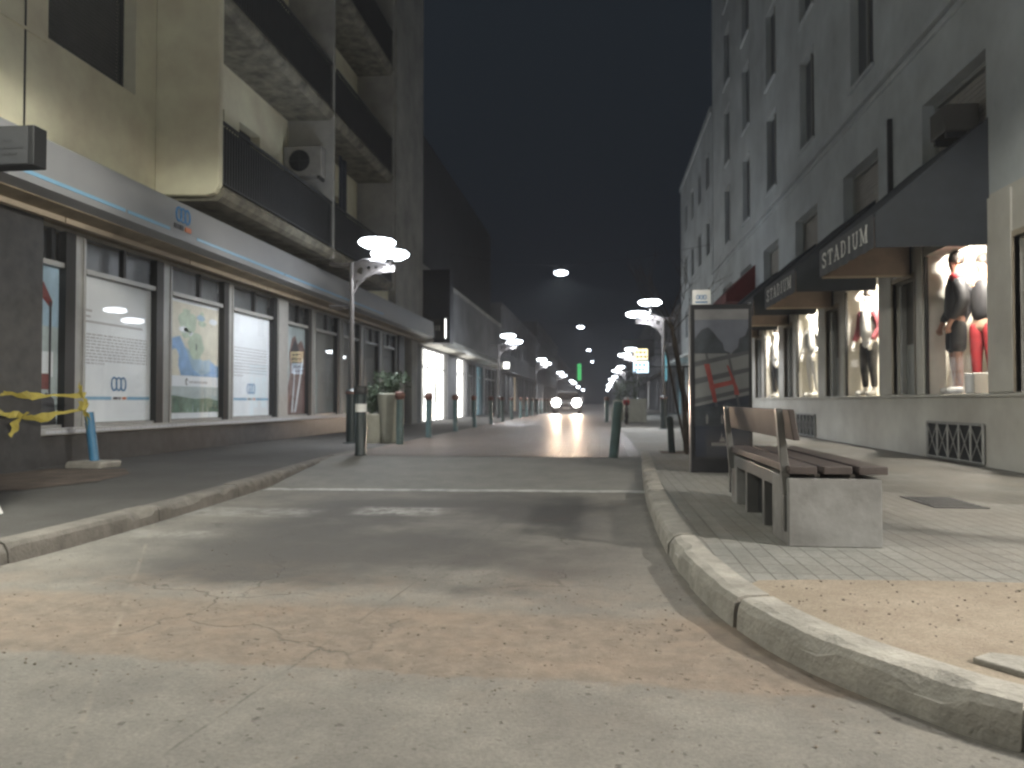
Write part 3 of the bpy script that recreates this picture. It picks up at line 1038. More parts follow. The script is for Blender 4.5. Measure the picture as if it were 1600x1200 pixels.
for i, (ya, yb) in enumerate(((10.56, 10.70), (10.72, 10.80))):
    b.box(XL + .70, XL + .712, ya, yb, 3.49, 3.56, 0)
b.box(XL + .70, XL + .712, 10.86, 11.02, 3.49, 3.56, 1)
b.build('emblem_caption', ['inkdark', 'orange'], fa)
# upper walls: holes = windows and balcony doors
uh = []
floors = [4.24, 7.32, 10.4, 13.48, 16.56]
for z in floors:
    uh.append((8.85, 10.68, z + 1.28, z + 2.75))
    for ya in (12.1, 17.2):
        uh.append((ya, ya + 1.3, z, z + 2.1))
    uh.append((14.0, 14.9, z + .9, z + 2.1))
    uh.append((19.2, 20.2, z + .9, z + 2.1))
uh2 = [h for h in uh]
B().wall(XL - .32, XL - .004, (0, 28.35), (3.5, HLt), uh2).build('wall', 'cream', lb)
box('end_wall', 'render_grey', lb, XL - 12, XL - .32, 28.2, 28.35, .05, HLt)
box('roof', 'render_grey', lb, XL - 12, XL + .1, 0, 28.45, HLt, HLt + .3)
box('panel_joint', 'darkframe', lb, XL - .003, XL + .004, 8.45, 8.475, 3.9, HLt, label='thin dark drainpipe crack line down the wall')
for z in floors:
    box('string_course', 'cream', lb, XL - .003, XL + .02, 0, 8.84, z + 1.2, z + 1.235)
for h in uh2:
    ya, yb, za, zb = h
    wf = B().box(XL - .26, XL - .2, ya, ya + .06, za, zb).box(XL - .26, XL - .2, yb - .06, yb, za, zb).box(XL - .26, XL - .2, ya + .06, yb - .06, zb - .06, zb).box(XL - .26, XL - .2, ya + .06, yb - .06, za, za + .06).build('window', 'darkframe', lb)
    s = B()
    n = int((zb - za - .12) / .055)
    for k in range(n):
        z = za + .06 + k * .055
        s.prism([(XL - .235, ya + .06, z), (XL - .222, ya + .06, z + .03), (XL - .235, ya + .06, z + .052)], (0, yb - ya - .12, 0))
    s.build('shutter', 'darkshutter', wf)
# balconies
XB = -5.85
for fi, z in enumerate(floors):
    for (ya, yb, k) in ((11.23, 16.30, 0), (16.42, 21.2, 1)):
        sl = B()
        # slab with a rounded, drip-stained nose
        prof = [(XL, z - .14), (XB - .10, z - .16), (XB - .02, z - .10), (XB + .02, z - .02), (XB + .01, z + .05), (XB - .06, z + .06), (XL, z + .0)]
        sl.prism([(x, ya + (.12 if k == 0 else 0), zz) for x, zz in prof], (0, yb - ya - (.12 if k == 0 else 0), 0))
        bal = sl.build('balcony', 'slab', lb)
        rl = B()
        z0, z1 = z + .10, z + 1.10
        y_a, y_b = ya + .14, yb - .02
        rl.box(XB - .05, XB - .01, y_a, y_b, z1 - .04, z1)
        rl.box(XB - .05, XB - .01, y_a, y_b, z0, z0 + .03)
        n = int((y_b - y_a) / .09)
        for i in range(n + 1):
            y = y_a + (y_b - y_a - .014) * i / n
            rl.box(XB - .037, XB - .023, y, y + .014, z0 + .03, z1 - .04)
        rl.box(XB - .062, XB - .055, y_a, y_b, z0 + .02, z1 - .06)
        rl.build('railing', 'rail', bal)
# wing walls between balconies
w0 = B()
pr = [(XL, 4.16), (XB - .22, 4.13), (XB - .08, 4.17), (XB, 4.30), (XB, HLt - .3), (XL, HLt - .3)]
w0.prism([(x, 11.2, z) for x, z in pr], (0, .14, 0))
w0.build('balcony_side_wall', 'cream', lb, bevel=.02)
box('balcony_side_wall', 'render_grey', lb, XL, XB - .01, 16.30, 16.42, 4.1, HLt - .3)
box('balcony_side_wall', 'render_grey', lb, XL, XB, 21.2, 21.34, 4.1, HLt - .3)
box('corner_pilaster', 'render_grey', lb, XL - .002, XL + .25, 24.5, 28.35, 3.93, HLt - .3)
# air conditioner on the balcony wall
ac = thing('air_conditioner', 'grey air conditioner unit with round fan on the balcony dividing wall above the bank sign', 'air conditioner', (-6.4, 16.2, 5.9))
B().box(-6.86, -6.0, 15.98, 16.27, 5.85, 6.5).build('casing', 'acwhite', ac, bevel=.02)
B().box(-6.8, -6.74, 15.99, 16.29, 5.79, 5.85).box(-6.1, -6.04, 15.99, 16.29, 5.79, 5.85).build('bracket', 'rail', ac)
B().tube([(-6.5, 15.968, 6.18), (-6.5, 15.978, 6.18)], .235, 24).build('fan_opening', 'void', ac)
b = B()
for k in range(4):
    r_ = .05 + k * .055
    b.tube([(-6.5 + math.cos(t) * r_, 15.962, 6.18 + math.sin(t) * r_) for t in [2 * PI * i / 20 for i in range(21)]], .005, 5)
b.box(-6.73, -6.27, 15.956, 15.966, 6.172, 6.188)
b.box(-6.508, -6.492, 15.955, 15.965, 5.95, 6.41)
b.build('fan_grille', 'rail', ac)
# laundry on the far balcony
b = B()
for i, y in enumerate((17.0,)):
    vs = []
    nn = 8
    for j in range(nn + 1):
        for k in range(7):
            vs.append((XB - .12 + .04 * math.sin(k * 1.3), y + k * .07, 6.6 - j * .17 + .01 * math.sin(k)))
    fs = [(j * 7 + k, j * 7 + k + 1, (j + 1) * 7 + k + 1, (j + 1) * 7 + k) for j in range(nn) for k in range(6)]
    b.mesh(vs, fs)
o = b.build('hanging_cloth', 'navywall', None, smooth=True)
o.modifiers.new('thick', 'SOLIDIFY').thickness = .01
tag(o, 'dark cloth hanging in the balcony gap beside the dividing wall', 'cloth')
# projecting sign at far left
sg = thing('projecting_sign', 'grey box sign projecting over the dark stone pillar at the left edge', 'sign', (-5.8, 6.75, 3.2))
B().box(-6.19, -5.40, 6.75, 6.93, 3.21, 3.60).build('sign_box', 'darkframe', sg, bevel=.01)
B().box(-6.18, -5.455, 6.742, 6.749, 3.225, 3.585).build('sign_face', 'bannergrey', sg)
b = B()
for r_, (l, z) in enumerate(((.22, 3.44), (.34, 3.37), (.28, 3.31))):
    u = -5.86
    while u < -5.86 + l:
        d = rnd.uniform(.03, .06)
        b.box(u, u + d, 6.737, 6.741, z, z + .022)
        u += d + .015
b.build('small_print', 'rail', sg)

# ------------------------------------------------------------------ right building
XR = 4.8
HR = 19
rb = thing('shop_building', 'tall pale grey building with lit clothing shop windows, right of the street', 'building', (XR, 18, .12))
per = 3.75
bays = [12.05 + per * k for k in range(-1, 6)]      # far edge of each lit window
gh = []
for e in bays:
    gh.append((e - 1.92, e, 1.04, 3.10))                 # display window
    gh.append((e - 3.42, e - 2.52, 1.04, 2.86))           # door panel
B().wall(XR, XR + .3, (4.7, 33.4), (.05, 3.5), gh).build('ground_floor_wall', 'pale_render', rb)
uh = []
f2 = [6.9, 9.95, 13.0, 16.05]
for e in bays:
    uh.append((e - 1.92, e, 3.75, 5.36))
    for z in f2:
        uh.append((e - 1.75, e - .5, z, z + 2.15))
B().wall(XR, XR + .3, (4.7, 33.4), (3.5, HR), uh).build('upper_wall', 'upper_render', rb)
box('end_wall', 'upper_render', rb, XR + .3, XR + 12, 33.25, 33.4, .05, HR)
box('end_wall', 'upper_render', rb, XR + .3, XR + 12, 4.7, 4.85, .05, HR)
box('roof', 'upper_render', rb, XR - .1, XR + 12, 4.6, 33.5, HR, HR + .3)
box('cornice', 'upper_render', rb, XR - .10, XR - .002, 4.7, 33.4, 6.34, 6.44, bevel=.01)
box('cornice', 'upper_render', rb, XR - .05, XR - .002, 4.7, 33.4, 6.20, 6.28, bevel=.01)
box('plinth_course', 'pale_render', rb, XR - .045, XR - .004, 4.7, 33.4, 1.0, 1.035, bevel=.004)
box('drainpipe', 'rail', rb, XR - .07, XR - .002, 13.2, 13.27, 3.5, 5.6)
for i, e in enumerate(bays):
    pz = 5.7 if i == 1 else 3.6
    box('pilaster', 'pale_render', rb, XR - .03, XR - .003, e - 2.50, e - 1.93, 1.05, 3.45, bevel=.004)
    box('pier', 'pale_render', rb, XR - .02, XR - .003, e + .02, e + .30, 1.05, 3.4)
    # door bay: beige frame, panel pale below, its upper half coloured dark for the shade on it
    d = B()
    ya, yb = e - 3.42, e - 2.52
    d.box(XR - .02, XR + .06, ya - .07, ya, 1.05, 2.93)
    d.box(XR - .02, XR + .06, yb, yb + .018, 1.05, 2.93)
    d.box(XR - .018, XR + .06, ya, yb, 2.86, 2.93)
    df = d.build('door_frame', 'beige', rb)
    B().box(XR + .16, XR + .2, ya, yb, 1.85, 2.86).build('shaded_upper_panel', 'doordark', df)
    B().box(XR + .14, XR + .2, ya, yb, 1.04, 1.85).build('lower_panel', 'doorgrey', df)
    B().box(XR + .06, XR + .14, yb - .2, yb - .14, 1.06, 2.8).build('pull_handle', 'alu', df)
for h in uh:
    ya, yb, za, zb = h
    big = zb - za < 1.8
    wf = B().box(XR + .18, XR + .24, ya, ya + .06, za, zb).box(XR + .18, XR + .24, yb - .06, yb, za, zb).box(XR + .18, XR + .24, ya + .06, yb - .06, zb - .06, zb).box(XR + .18, XR + .24, ya + .06, yb - .06, za, za + .06).build('window', 'doorgrey', rb)
    if big:
        s = B()
        n = int((zb - za - .12) / .07)
        for k in range(n):
            z = za + .06 + k * .07
            s.prism([(XR + .225, ya + .06, z), (XR + .212, ya + .06, z + .035), (XR + .225, ya + .06, z + .067)], (0, yb - ya - .12, 0))
        s.build('shutter', 'shutter', wf)
    else:
        B().box(XR + .14, XR + .15, ya + .06, yb - .06, za + .06, zb - .06).build('pane', 'nightpane', wf)
        B().box(XR - .06, XR + .13, ya - .06, yb + .06, za - .06, za - .003).build('sill', 'upper_render', wf)
        B().box(XR + .10, XR + .139, (ya + yb) / 2 - .03, (ya + yb) / 2 + .03, za + .003, zb - .003).build('mullion', 'doorgrey', wf)
# window ac box
ac = thing('air_conditioner', 'dark box air conditioner on the window ledge above the largest awning', 'air conditioner', (XR, 10.8, 4.2))
B().box(XR - .28, XR + .15, 10.62, 11.1, 4.5, 4.86).build('casing', 'doordark', ac, bevel=.02)
B().box(XR - .25, XR - .002, 10.65, 10.70, 4.42, 4.5).box(XR - .25, XR - .002, 11.0, 11.05, 4.42, 4.5).build('bracket', 'rail', ac)
# display boxes
lit = {}
for i, e in enumerate(bays):
    ya, yb = e - 1.92, e
    on = i <= 4
    iy0, iy1, ix1, z0, z1 = e - 2.45, e + .62, XR + 1.25, 1.04, 3.55
    v = B()
    v.face([(XR + .02, iy0, z0), (ix1, iy0, z0), (ix1, iy1, z0), (XR + .02, iy1, z0)], 0)
    v.face([(XR + .30, iy0, z1), (ix1, iy0, z1), (ix1, iy1, z1), (XR + .30, iy1, z1)], 0)
    v.face([(XR + .30, iy1, z0), (ix1, iy1, z0), (ix1, iy1, z1), (XR + .30, iy1, z1)], 0)
    v.face([(XR + .30, iy0, z0), (ix1, iy0, z0), (ix1, iy0, z1), (XR + .30, iy0, z1)], 0)
    v.face([(ix1, iy0, z0), (ix1, iy1, z0), (ix1, iy1, z1), (ix1, iy0, z1)], 1 if i in (0, 1) else 0)
    wn = v.build('display_window', ['shopwhite', 'shopgrey'], rb)
    fb = B()
    fb.box(XR + .0, XR + .05, ya + .003, ya + .035, 1.043, 3.09)
    fb.box(XR + .0, XR + .05, yb - .035, yb - .003, 1.043, 3.09)
    fb.build('frame', 'darkframe', wn)
    B().face([(XR + .03, ya + .03, 1.05), (XR + .03, yb - .03, 1.05), (XR + .03, yb - .03, 3.09), (XR + .03, ya + .03, 3.09)]).build('pane', 'shopglass', wn)
    if on:
        B().box(XR + .34, XR + .40, ya + .1, yb - .1, 3.44, 3.48).build('light_strip', 'ledtube', wn)
        light('display_light', 'POINT', (XR + .42, (ya + yb) / 2 + .1, 3.3), 460, (1, .93, .82), wn if False else rb, .12)
    # vent grate under window
    if i in (1, 3):
        gy0, gy1 = (10.26, 11.92) if i == 1 else (17.9, 19.5)
        gb = B()
        gb.box(XR - .012, XR - .004, gy0, gy1, .15, .64, 0)
        fz = B()
        for (p_, q_) in (((gy0, .15), (gy1, .15)), ((gy0, .64), (gy1, .64)), ((gy0, .15), (gy0, .64)), ((gy1, .15), (gy1, .64))):
            fz.tube([(XR - .03, p_[0], p_[1]), (XR - .03, q_[0], q_[1])], .018, 6)
        n = 5
        for k in range(n):
            a = gy0 + (gy1 - gy0) * k / n
            c = gy0 + (gy1 - gy0) * (k + 1) / n
            fz.tube([(XR - .03, a, .15), (XR - .03, a, .64)], .014, 6)
            fz.tube([(XR - .032, a, .16), (XR - .032, c, .63)], .007, 5)
            fz.tube([(XR - .028, a, .63), (XR - .028, c, .16)], .007, 5)
        go = gb.build('basement_vent', 'void', rb)
        fz.build('grille', 'alu', go)
# awnings
aw = [(10.08, 12.47), (14.0, 16.5), (17.75, 20.25), (21.5, 24.0)]
names = ['largest dark awning of the row, nearest the camera, over the window with the black jacket',
         'second dark awning from the near end of the row', 'third awning', 'fourth awning']
for i, (ya, yb) in enumerate(aw):
    xf, zt, zf, zv = XR - 1.37, 4.47, 3.30, 2.87
    t = .012
    b = B()
    # sloping top
    b.prism([(XR - .004, ya, zt), (xf, ya, zf), (xf + .01, ya, zf - t), (XR - .004, ya, zt - t * 1.4)], (0, yb - ya, 0), 0)
    # sides
    for y in (ya, yb - .01):
        b.prism([(XR - .006, y + .001, zt - .02), (xf + .012, y + .001, zf - .012), (xf + .012, y + .001, zv + .003), (XR - .006, y + .001, zv + .003)], (0, .008, 0), 0)
    a_ = b.build('awning', ['awning'], rb, label=names[i])
    ln_ = B()
    ln_.prism([(XR - .05, yb - .012, zt - .25), (xf + .05, yb - .012, zf - .12), (xf + .03, yb - .012, zv + .02), (XR - .05, yb - .012, zv + .02)], (0, -.006, 0), 0)
    ln_.build('lit_side_sheet', 'lining', a_)  # added sheet, coloured as the far side lit by the shop
    B().box(xf + .02, XR - .02, yb - .045, yb - .02, zv - .012, zv + .018).build('hem_bar', 'beige', a_)
    nv = 40
    vs, fs = [], []
    for k in range(nv + 1):
        y = ya + (yb - ya) * k / nv
        wv = .006 * math.sin(k * 1.1) + .004 * math.sin(k * .37)
        vs += [(xf - .002, y, zf - .001), (xf - .006 + wv, y, zv + .006 * math.sin(k * .9))]
    for k in range(nv):
        fs.append((2 * k, 2 * k + 1, 2 * k + 3, 2 * k + 2))
    vv = B()
    vv.mesh(vs, fs)
    vo_ = vv.build('valance', 'valance', a_)
    md = vo_.modifiers.new('thick', 'SOLIDIFY')
    md.thickness = .006
    W = yb - ya
    wl, gp = .245, .065
    tot = wl * (.55 + 1.15 + 5) + gp * 6
    st = yb - (W - tot) / 2
    word('STADIUM', lambda u, v, st=st: (xf - .022, st - u, zv + .115 + v), wl, .215, gp, (-.004, 0, 0), a_)
# first-floor red awning further along
b = B()
b.prism([(XR, 24.5, 5.2), (XR - .9, 24.5, 4.3), (XR - .9, 24.5, 4.05), (XR, 24.5, 4.05)], (0, 4.2, 0))
b.build('red_awning', 'redboard', rb)


# ------------------------------------------------------------------ mannequins
def skinmesh(name, chains, m, parent, sub=1, seglabel=None):
    """chains: list of list of (x,y,z,r[,r2]); joints sharing a point are welded"""
    verts, rad, edges = [], [], []
    idx = {}

    def vid(p):
        k = (round(p[0], 4), round(p[1], 4), round(p[2], 4))
        if k not in idx:
            idx[k] = len(verts)
            verts.append(k)
            rad.append((p[3], p[4] if len(p) > 4 else p[3]))
        return idx[k]
    for ch in chains:
        for a, c in zip(ch[:-1], ch[1:]):
            edges.append((vid(a), vid(c)))
    me = bpy.data.meshes.new(name)
    me.from_pydata(verts, edges, [])
    o = bpy.data.objects.new(name, me)
    C.objects.link(o)
    bm = bmesh.new()
    bm.from_mesh(me)
    ly = bm.verts.layers.skin.verify()
    bm.verts.ensure_lookup_table()
    for i, v in enumerate(bm.verts):
        v[ly].radius = rad[i]
        v[ly].use_root = (i == 0)
    bm.to_mesh(me)
    bm.free()
    me.materials.append(M[m])
    s = o.modifiers.new('skin', 'SKIN')
    s.use_smooth_shade = True
    o.modifiers.new('sub', 'SUBSURF').levels = sub
    o.modifiers['sub'].render_levels = sub
    # bake to a plain mesh
    dg = bpy.context.evaluated_depsgraph_get()
    me2 = bpy.data.meshes.new_from_object(o.evaluated_get(dg))
    o.modifiers.clear()
    o.data = me2
    me2.name = name
    if not me2.materials:
        me2.materials.append(M[m])
    for p in me2.polygons:
        p.use_smooth = True
    if parent:
        o.parent = parent
    return o


def mannequin(label, loc, rz, skin, top, sleeve, bottoms, shoe, shorts=False, hair=None, cuff=None, armbend=.12, stripe=None, yoke=None, scale=1.0, fat=1.12):
    t = thing('mannequin', label, 'mannequin', (0, 0, 0), 'mannequins in the lit shop windows')
    chains = [[(0, 0, .95, .13, .11), (0, .0, 1.12, .115, .09), (0, .01, 1.32, .14, .10), (0, 0, 1.45, .10, .075), (0, 0, 1.53, .052), (0, -.005, 1.60, .065), (0, -.01, 1.68, .083, .092), (0, 0, 1.76, .062, .07)]]
    arms = {}
    for s in (-1, 1):
        sh = (s * .17, 0, 1.41, .055)
        el = (s * .26, .03, 1.13, .042)
        wr = (s * (.27 - armbend * .4), -armbend, .90, .03)
        pm = (s * (.27 - armbend * .5), -armbend - .02, .84, .034, .018)
        chains.append([(0, 0, 1.45, .10, .075), sh, el, wr, pm])
        for k in range(4):
            fx = (k - 1.5) * .018
            chains.append([pm, (pm[0] + s * .004, pm[1] + fx, pm[2] - .045, .009), (pm[0] - s * .008, pm[1] + fx - .004, pm[2] - .085 + abs(k - 1.4) * .008, .007)])
        chains.append([pm, (pm[0] - s * .012, pm[1] - .036, pm[2] - .005, .010), (pm[0] - s * .012, pm[1] - .046, pm[2] - .045, .008)])
        hip = (s * .09, 0, .88, .092)
        kn = (s * .105, -.012, .50, .058)
        an = (s * .11, .02, .10, .037)
        chains.append([(0, 0, .95, .13, .11), hip, kn, an, (s * .115, -.05, .045, .034), (s * .12, -.15, .03, .028)])
        arms[s] = (sh, el, wr)
    skinmesh('body', chains, skin, t)
    # face features: nose, ears
    f = B()
    f.prism([(-.012, -.098, 1.655), (.012, -.098, 1.655), (.004, -.098, 1.70), (-.004, -.098, 1.70)], (0, -.022, 0))
    for s in (-1, 1):
        f.lathe([(.004, -.028), (.014, -.01), (.014, .012), (.004, .026)], (s * .088, .01, 1.68), 6)
    f.build('face_features', skin, t)
    # top
    ch = [[(0, 0, .90, .155 * fat, .125 * fat), (0, 0, 1.12, .145 * fat, .112 * fat), (0, .01, 1.32, .165 * fat, .12 * fat), (0, 0, 1.45, .115 * fat, .088 * fat), (0, 0, 1.52, .062)]]
    skinmesh('jacket', ch, top, t)
    for s in (-1, 1):
        sh, el, wr = arms[s]
        skinmesh('sleeve', [[(s * .13, 0, 1.42, .078), (sh[0], sh[1], sh[2] - .01, .078 * fat), (el[0], el[1], el[2], .066 * fat), (wr[0], wr[1], wr[2] + .02, .045)]], sleeve, t)
    if yoke:
        skinmesh('collar_yoke', [[(-.19, 0, 1.43, .072), (-.09, .0, 1.475, .085), (0, 0, 1.47, .105), (.09, 0, 1.475, .085), (.19, 0, 1.43, .072)]], yoke, t)
    for s in (-1, 1):
        if shorts:
            skinmesh('shorts_leg', [[(s * .07, 0, .96, .11), (s * .09, 0, .80, .115), (s * .105, -.01, .50, .105)]], bottoms, t)
        else:
            skinmesh('trouser_leg', [[(s * .07, 0, .96, .11), (s * .09, 0, .80, .105), (s * .105, -.01, .50, .075), (s * .11, .02, .12, .055)]], bottoms, t)
        skinmesh('shoe', [[(s * .115, .05, .055, .05), (s * .118, -.06, .05, .05), (s * .122, -.17, .035, .04)]], shoe, t)
    if hair:
        b = B()
        b.lathe([(.082, -.03), (.098, .0), (.098, .05), (.08, .10), (.04, .128), (.01, .134)], (0, .012, 1.70), 14)
        b.build('hair', hair, t, smooth=True)
    if cuff:
        for s in (-1, 1):
            skinmesh('ankle_cuff', [[(s * .11, .02, .16, .05), (s * .11, .02, .26, .052)]], cuff, t)
    t.location = loc
    t.rotation_euler = (0, 0, rz)
    t.scale = (scale,) * 3
    return t


FZ = 1.045
mannequin('dark skinned mannequin in black jacket with red and white shoulders and long black shorts', (5.06, 11.62, FZ), R(-100), 'darkskin', 'blackcloth', 'blackcloth', 'blackcloth', 'whitecloth', shorts=True, hair='hair', yoke='redcloth', scale=1.12, fat=1.3)
mannequin('mannequin in black top and red trousers at the back of the nearest window', (5.52, 11.80, FZ), R(-60), 'skin', 'blackcloth', 'blackcloth', 'redcloth', 'whitecloth', hair='hair', scale=1.12)
mannequin('mannequin in white hoodie with maroon sleeves and black trousers', (5.12, 15.40, FZ), R(-70), 'mwhite', 'whitecloth', 'maroon', 'blackcloth', 'whitecloth', hair='hair', cuff='mwhite', scale=1.13)
mannequin('mannequin dressed all in white', (5.12, 19.25, FZ), R(-70), 'mwhite', 'whitecloth', 'whitecloth', 'whitecloth', 'whitecloth', hair='whitecloth', scale=1.12)
mannequin('mannequin in white top and black leggings in the farthest lit window', (5.12, 23.1, FZ), R(-70), 'mwhite', 'whitecloth', 'whitecloth', 'blackcloth', 'whitecloth', hair='hair', scale=1.12)
mannequin('mannequin in grey jacket in the unlit edge window', (5.15, 8.0, FZ), R(-90), 'mwhite', 'doorgrey', 'doorgrey', 'blackcloth', 'whitecloth') if False else None
# display props
o = B().box(5.0, 5.22, 10.98, 11.25, FZ, FZ + .28).build('shoe_box', 'whitecloth', None, bevel=.01)
tag(o, 'white box on the window floor before the black shorts mannequin', 'box')
sh = thing('sneaker_pair', 'pair of red and white sneakers on the floor of the nearest window', 'shoes', (5.2, 10.75, FZ))
for k in range(2):
    a = skinmesh('shoe', [[(-.02 + k * .14, .10, .07, .055), (-.02 + k * .14, 0, .055, .05), (-.02 + k * .14, -.12, .04, .042)]], 'whitecloth' if k else 'redcloth', sh)
bg_ = thing('silver_bag', 'shiny silver sports bag lying right of the sneakers', 'bag', (5.35, 11.15, FZ))
a = B().lathe([(.05, 0), (.19, .02), (.24, .12), (.22, .26), (.12, .36), (.04, .38)], (5.45, 11.2, FZ), 16, sx=1, sy=.8).build('bag_body', 'silver', bg_, smooth=True)
B().tube([(5.45 + .12 * math.cos(x), 11.2, FZ + .34 + .12 * math.sin(x)) for x in [PI * i / 10 for i in range(11)]], .012, 6).build('handle', 'blackcloth', bg_)

# ------------------------------------------------------------------ street lamps
GZ = .12


def make_lamp(label, power):
    t = thing('street_lamp', label, 'street lamp', (0, 0, 0), 'twin-disc street lamps along the pavements')
    B().lathe([(.16, 0), (.16, .02), (.10, .03), (.10, .95), (.115, .96), (.115, 1.02), (.07, 1.06)], (0, 0, 0), 16).build('base_sleeve', 'bollarddark', t, smooth=True)
    B().lathe([(.118, .965), (.118, 1.015)], (0, 0, 0), 16).build('rust_band', 'copper', t)
    B().lathe([(.055, 1.0), (.05, 2.2), (.045, 3.55)], (0, 0, 0), 12).build('pole', 'steelgrey', t, smooth=True)
    b = B()
    # curved bracket plate with holes suggested by separate struts
    top = [(.03, 3.52), (.25, 3.60), (.55, 3.54), (.86, 3.44)]
    low = [(.045, 2.95), (.12, 3.10), (.26, 3.24), (.46, 3.33), (.86, 3.37)]
    b.tube([(x, 0, z) for x, z in top], .026, 8)
    b.tube([(x, 0, z) for x, z in low], .026, 8)
    def crv(c, x):
        for (xa, za), (xb, zb) in zip(c[:-1], c[1:]):
            if x <= xb:
                return za + (zb - za) * (x - xa) / (xb - xa)
        return c[-1][1]
    nx, nz = 28, 14
    for i in range(nx):
        xa, xb = .05 + .81 * i / nx, .05 + .81 * (i + 1) / nx
        for j in range(nz):
            za = [crv(low, x) + (crv(top, x) - crv(low, x)) * j / nz for x in (xa, xb)]
            zb = [crv(low, x) + (crv(top, x) - crv(low, x)) * (j + 1) / nz for x in (xa, xb)]
            mx_, mz_ = (xa + xb) / 2, (za[0] + zb[1]) / 2
            if math.hypot(mx_ - .17, mz_ - 3.38) < .065 or math.hypot(mx_ - .34, mz_ - 3.44) < .035 or math.hypot(mx_ - .10, mz_ - 3.17) < .03 or math.hypot(mx_ - .48, mz_ - 3.45) < .025:
                continue
            for yy_ in (-.012, .012):
                b.face([(xa, yy_, za[0]), (xb, yy_, za[1]), (xb, yy_, zb[1]), (xa, yy_, zb[0])])
    b.tube([(.25, 0, 3.56), (.36, .16, 3.62), (.42, .28, 3.72)], .022, 6)
    b.build('bracket', 'steelgrey', t, smooth=True)
    b = B()
    b.tube([(0, 0, 3.52), (-.46, 0, 3.54)], .014, 6)
    b.tube([(0, 0, 2.68), (-.46, 0, 2.70)], .014, 6)
    b.tube([(0, 0, 3.47), (-.46, 0, 3.49)], .010, 6)
    b.tube([(0, 0, 2.63), (-.46, 0, 2.65)], .010, 6)
    b.build('banner_arm', 'steelgrey', t)
    for (x, y, z) in ((.42, .30, 3.98), (.80, -.12, 3.66)):
        h = B().lathe([(.035, -.30), (.035, -.12), (.09, -.11), (.10, -.085)], (x, y, z), 12).build('lamp_head', 'steelgrey', t, smooth=True)
        B().lathe([(.10, -.085), (.25, -.075), (.35, -.02), (.37, .02), (.33, .06), (.2, .085), (.02, .095)], (x, y, z), 24).build('diffuser', 'lampglow', h, smooth=True)
        light('lamp_light', 'SPOT', (x, y, z - .12), power, (.93, .96, 1.0), t, .2, 150, (0, 0, 0), .15)
    return t


lampA = make_lamp('nearest street lamp on the left, beside the tall concrete planter', 420)
lampA.location = (-4.85, 14.6, GZ)
llab = ['second street lamp on the left, in front of the lit white shop fronts', 'third street lamp on the left pavement', 'fourth street lamp on the left pavement', 'fifth and farthest street lamp on the left pavement']
for i in range(4):
    copy_thing(lampA, (-4.85, (36.6, 58, 85, 120)[i], GZ), llab[i])
rlab = ['nearest street lamp on the right, behind the staked bare tree', 'second street lamp on the right, left of the lit yellow sign', 'third street lamp on the right pavement', 'fourth street lamp on the right pavement', 'fifth and farthest street lamp on the right pavement']
for i, y in enumerate((23.0, 43.5, 66, 92, 125)):
    o = copy_thing(lampA, (1.85 + (.25 if i else 0), y, GZ), rlab[i], PI)
    o.scale = (.93,) * 3
# taller street lamps of the crossing, outside the frame beside and behind the camera
for (loc, lab, rz, sc_, en, col, ang) in (
        ((4.4, 3.3, GZ), 'street lamp at the crossing corner, out of frame on the right pavement', PI, 1.3, 380, (1.0, .94, .85), 172),
        ((-4.9, 3.3, GZ), 'street lamp at the crossing corner, out of frame on the left pavement', 0, 1.35, 950, (1.0, .98, .84), 172),
        ((10.4, -.6, GZ), 'street lamp of the crossing behind the viewer', PI, 1.5, 10500, (1.0, .94, .83), 177)):
    o = copy_thing(lampA, loc, lab, rz)
    o.scale = (sc_,) * 3
    for c in o.children:
        if c.type == 'LIGHT':
            c.data = c.data.copy()
            c.data.energy = en
            c.data.color = col
            c.data.spot_size = R(ang)
            c.data.spot_blend = .08
# lamps hung on wires above the middle
wlab = ['nearest hanging lamp over the middle of the street', 'second hanging lamp over the street', 'third hanging lamp over the street', 'fourth hanging lamp, farthest over the street']
proto = thing('hanging_lamp', wlab[0], 'hanging lamp', (0, 0, 0), 'lamps hung over the middle of the street')
B().lathe([(.05, .05), (.16, .07), (.19, .12), (.06, .24), (.03, .3)], (0, 0, 0), 16).build('housing', 'steelgrey', proto, smooth=True)
B().lathe([(.03, -.11), (.2, -.09), (.3, -.03), (.28, .03), (.16, .06)], (0, 0, 0), 20).build('diffuser', 'hanglow', proto, smooth=True)
B().tube([(-5.0, 0, .95), (-2.5, 0, .45), (0, 0, .3), (3.2, 0, .55), (6.5, 0, 1.1)], .008, 5).build('span_wire', 'rail', proto)
light('lamp_light', 'SPOT', (0, 0, -.14), 500, (.88, .94, 1.0), proto, .15, 160, (0, 0, 0), .3)
proto.location = (-1.72, 34, 6.65)
for i, (y, z) in enumerate(((68, 7.5), (115, 8.6), (165, 9.4))):
    copy_thing(proto, (-1.72, y, z), wlab[i + 1])
# far lamps on simple posts
rl = random.Random(4)
fp = thing('distant_lamp', '', 'street lamp', (0, 0, 0), 'distant street lamps at the end of the street')
B().lathe([(.1, 0), (.07, 3.6)], (0, 0, 0), 8).build('pole', 'steelgrey', fp)
B().lathe([(.1, 3.6), (.33, 3.72), (.33, 3.9), (.1, 4.0)], (0, 0, 0), 12).build('diffuser', 'farglow', fp)
spots = [(-4.6, 160, 'tiny distant lamp on the left, just left of the green sign'), (-4.6, 205, 'tiniest distant lamp on the left pavement'), (1.9, 150, 'tiny distant lamp on the right, next after the row of twin lamps'), (1.9, 176, 'tiny distant lamp on the right, last but one of its row'), (1.9, 205, 'last tiny lamp on the right at the end of the street')]
fp.location = (*spots[0][:2], GZ)
fp['label'] = spots[0][2]
for s_ in spots[1:]:
    copy_thing(fp, (*s_[:2], GZ), s_[2])

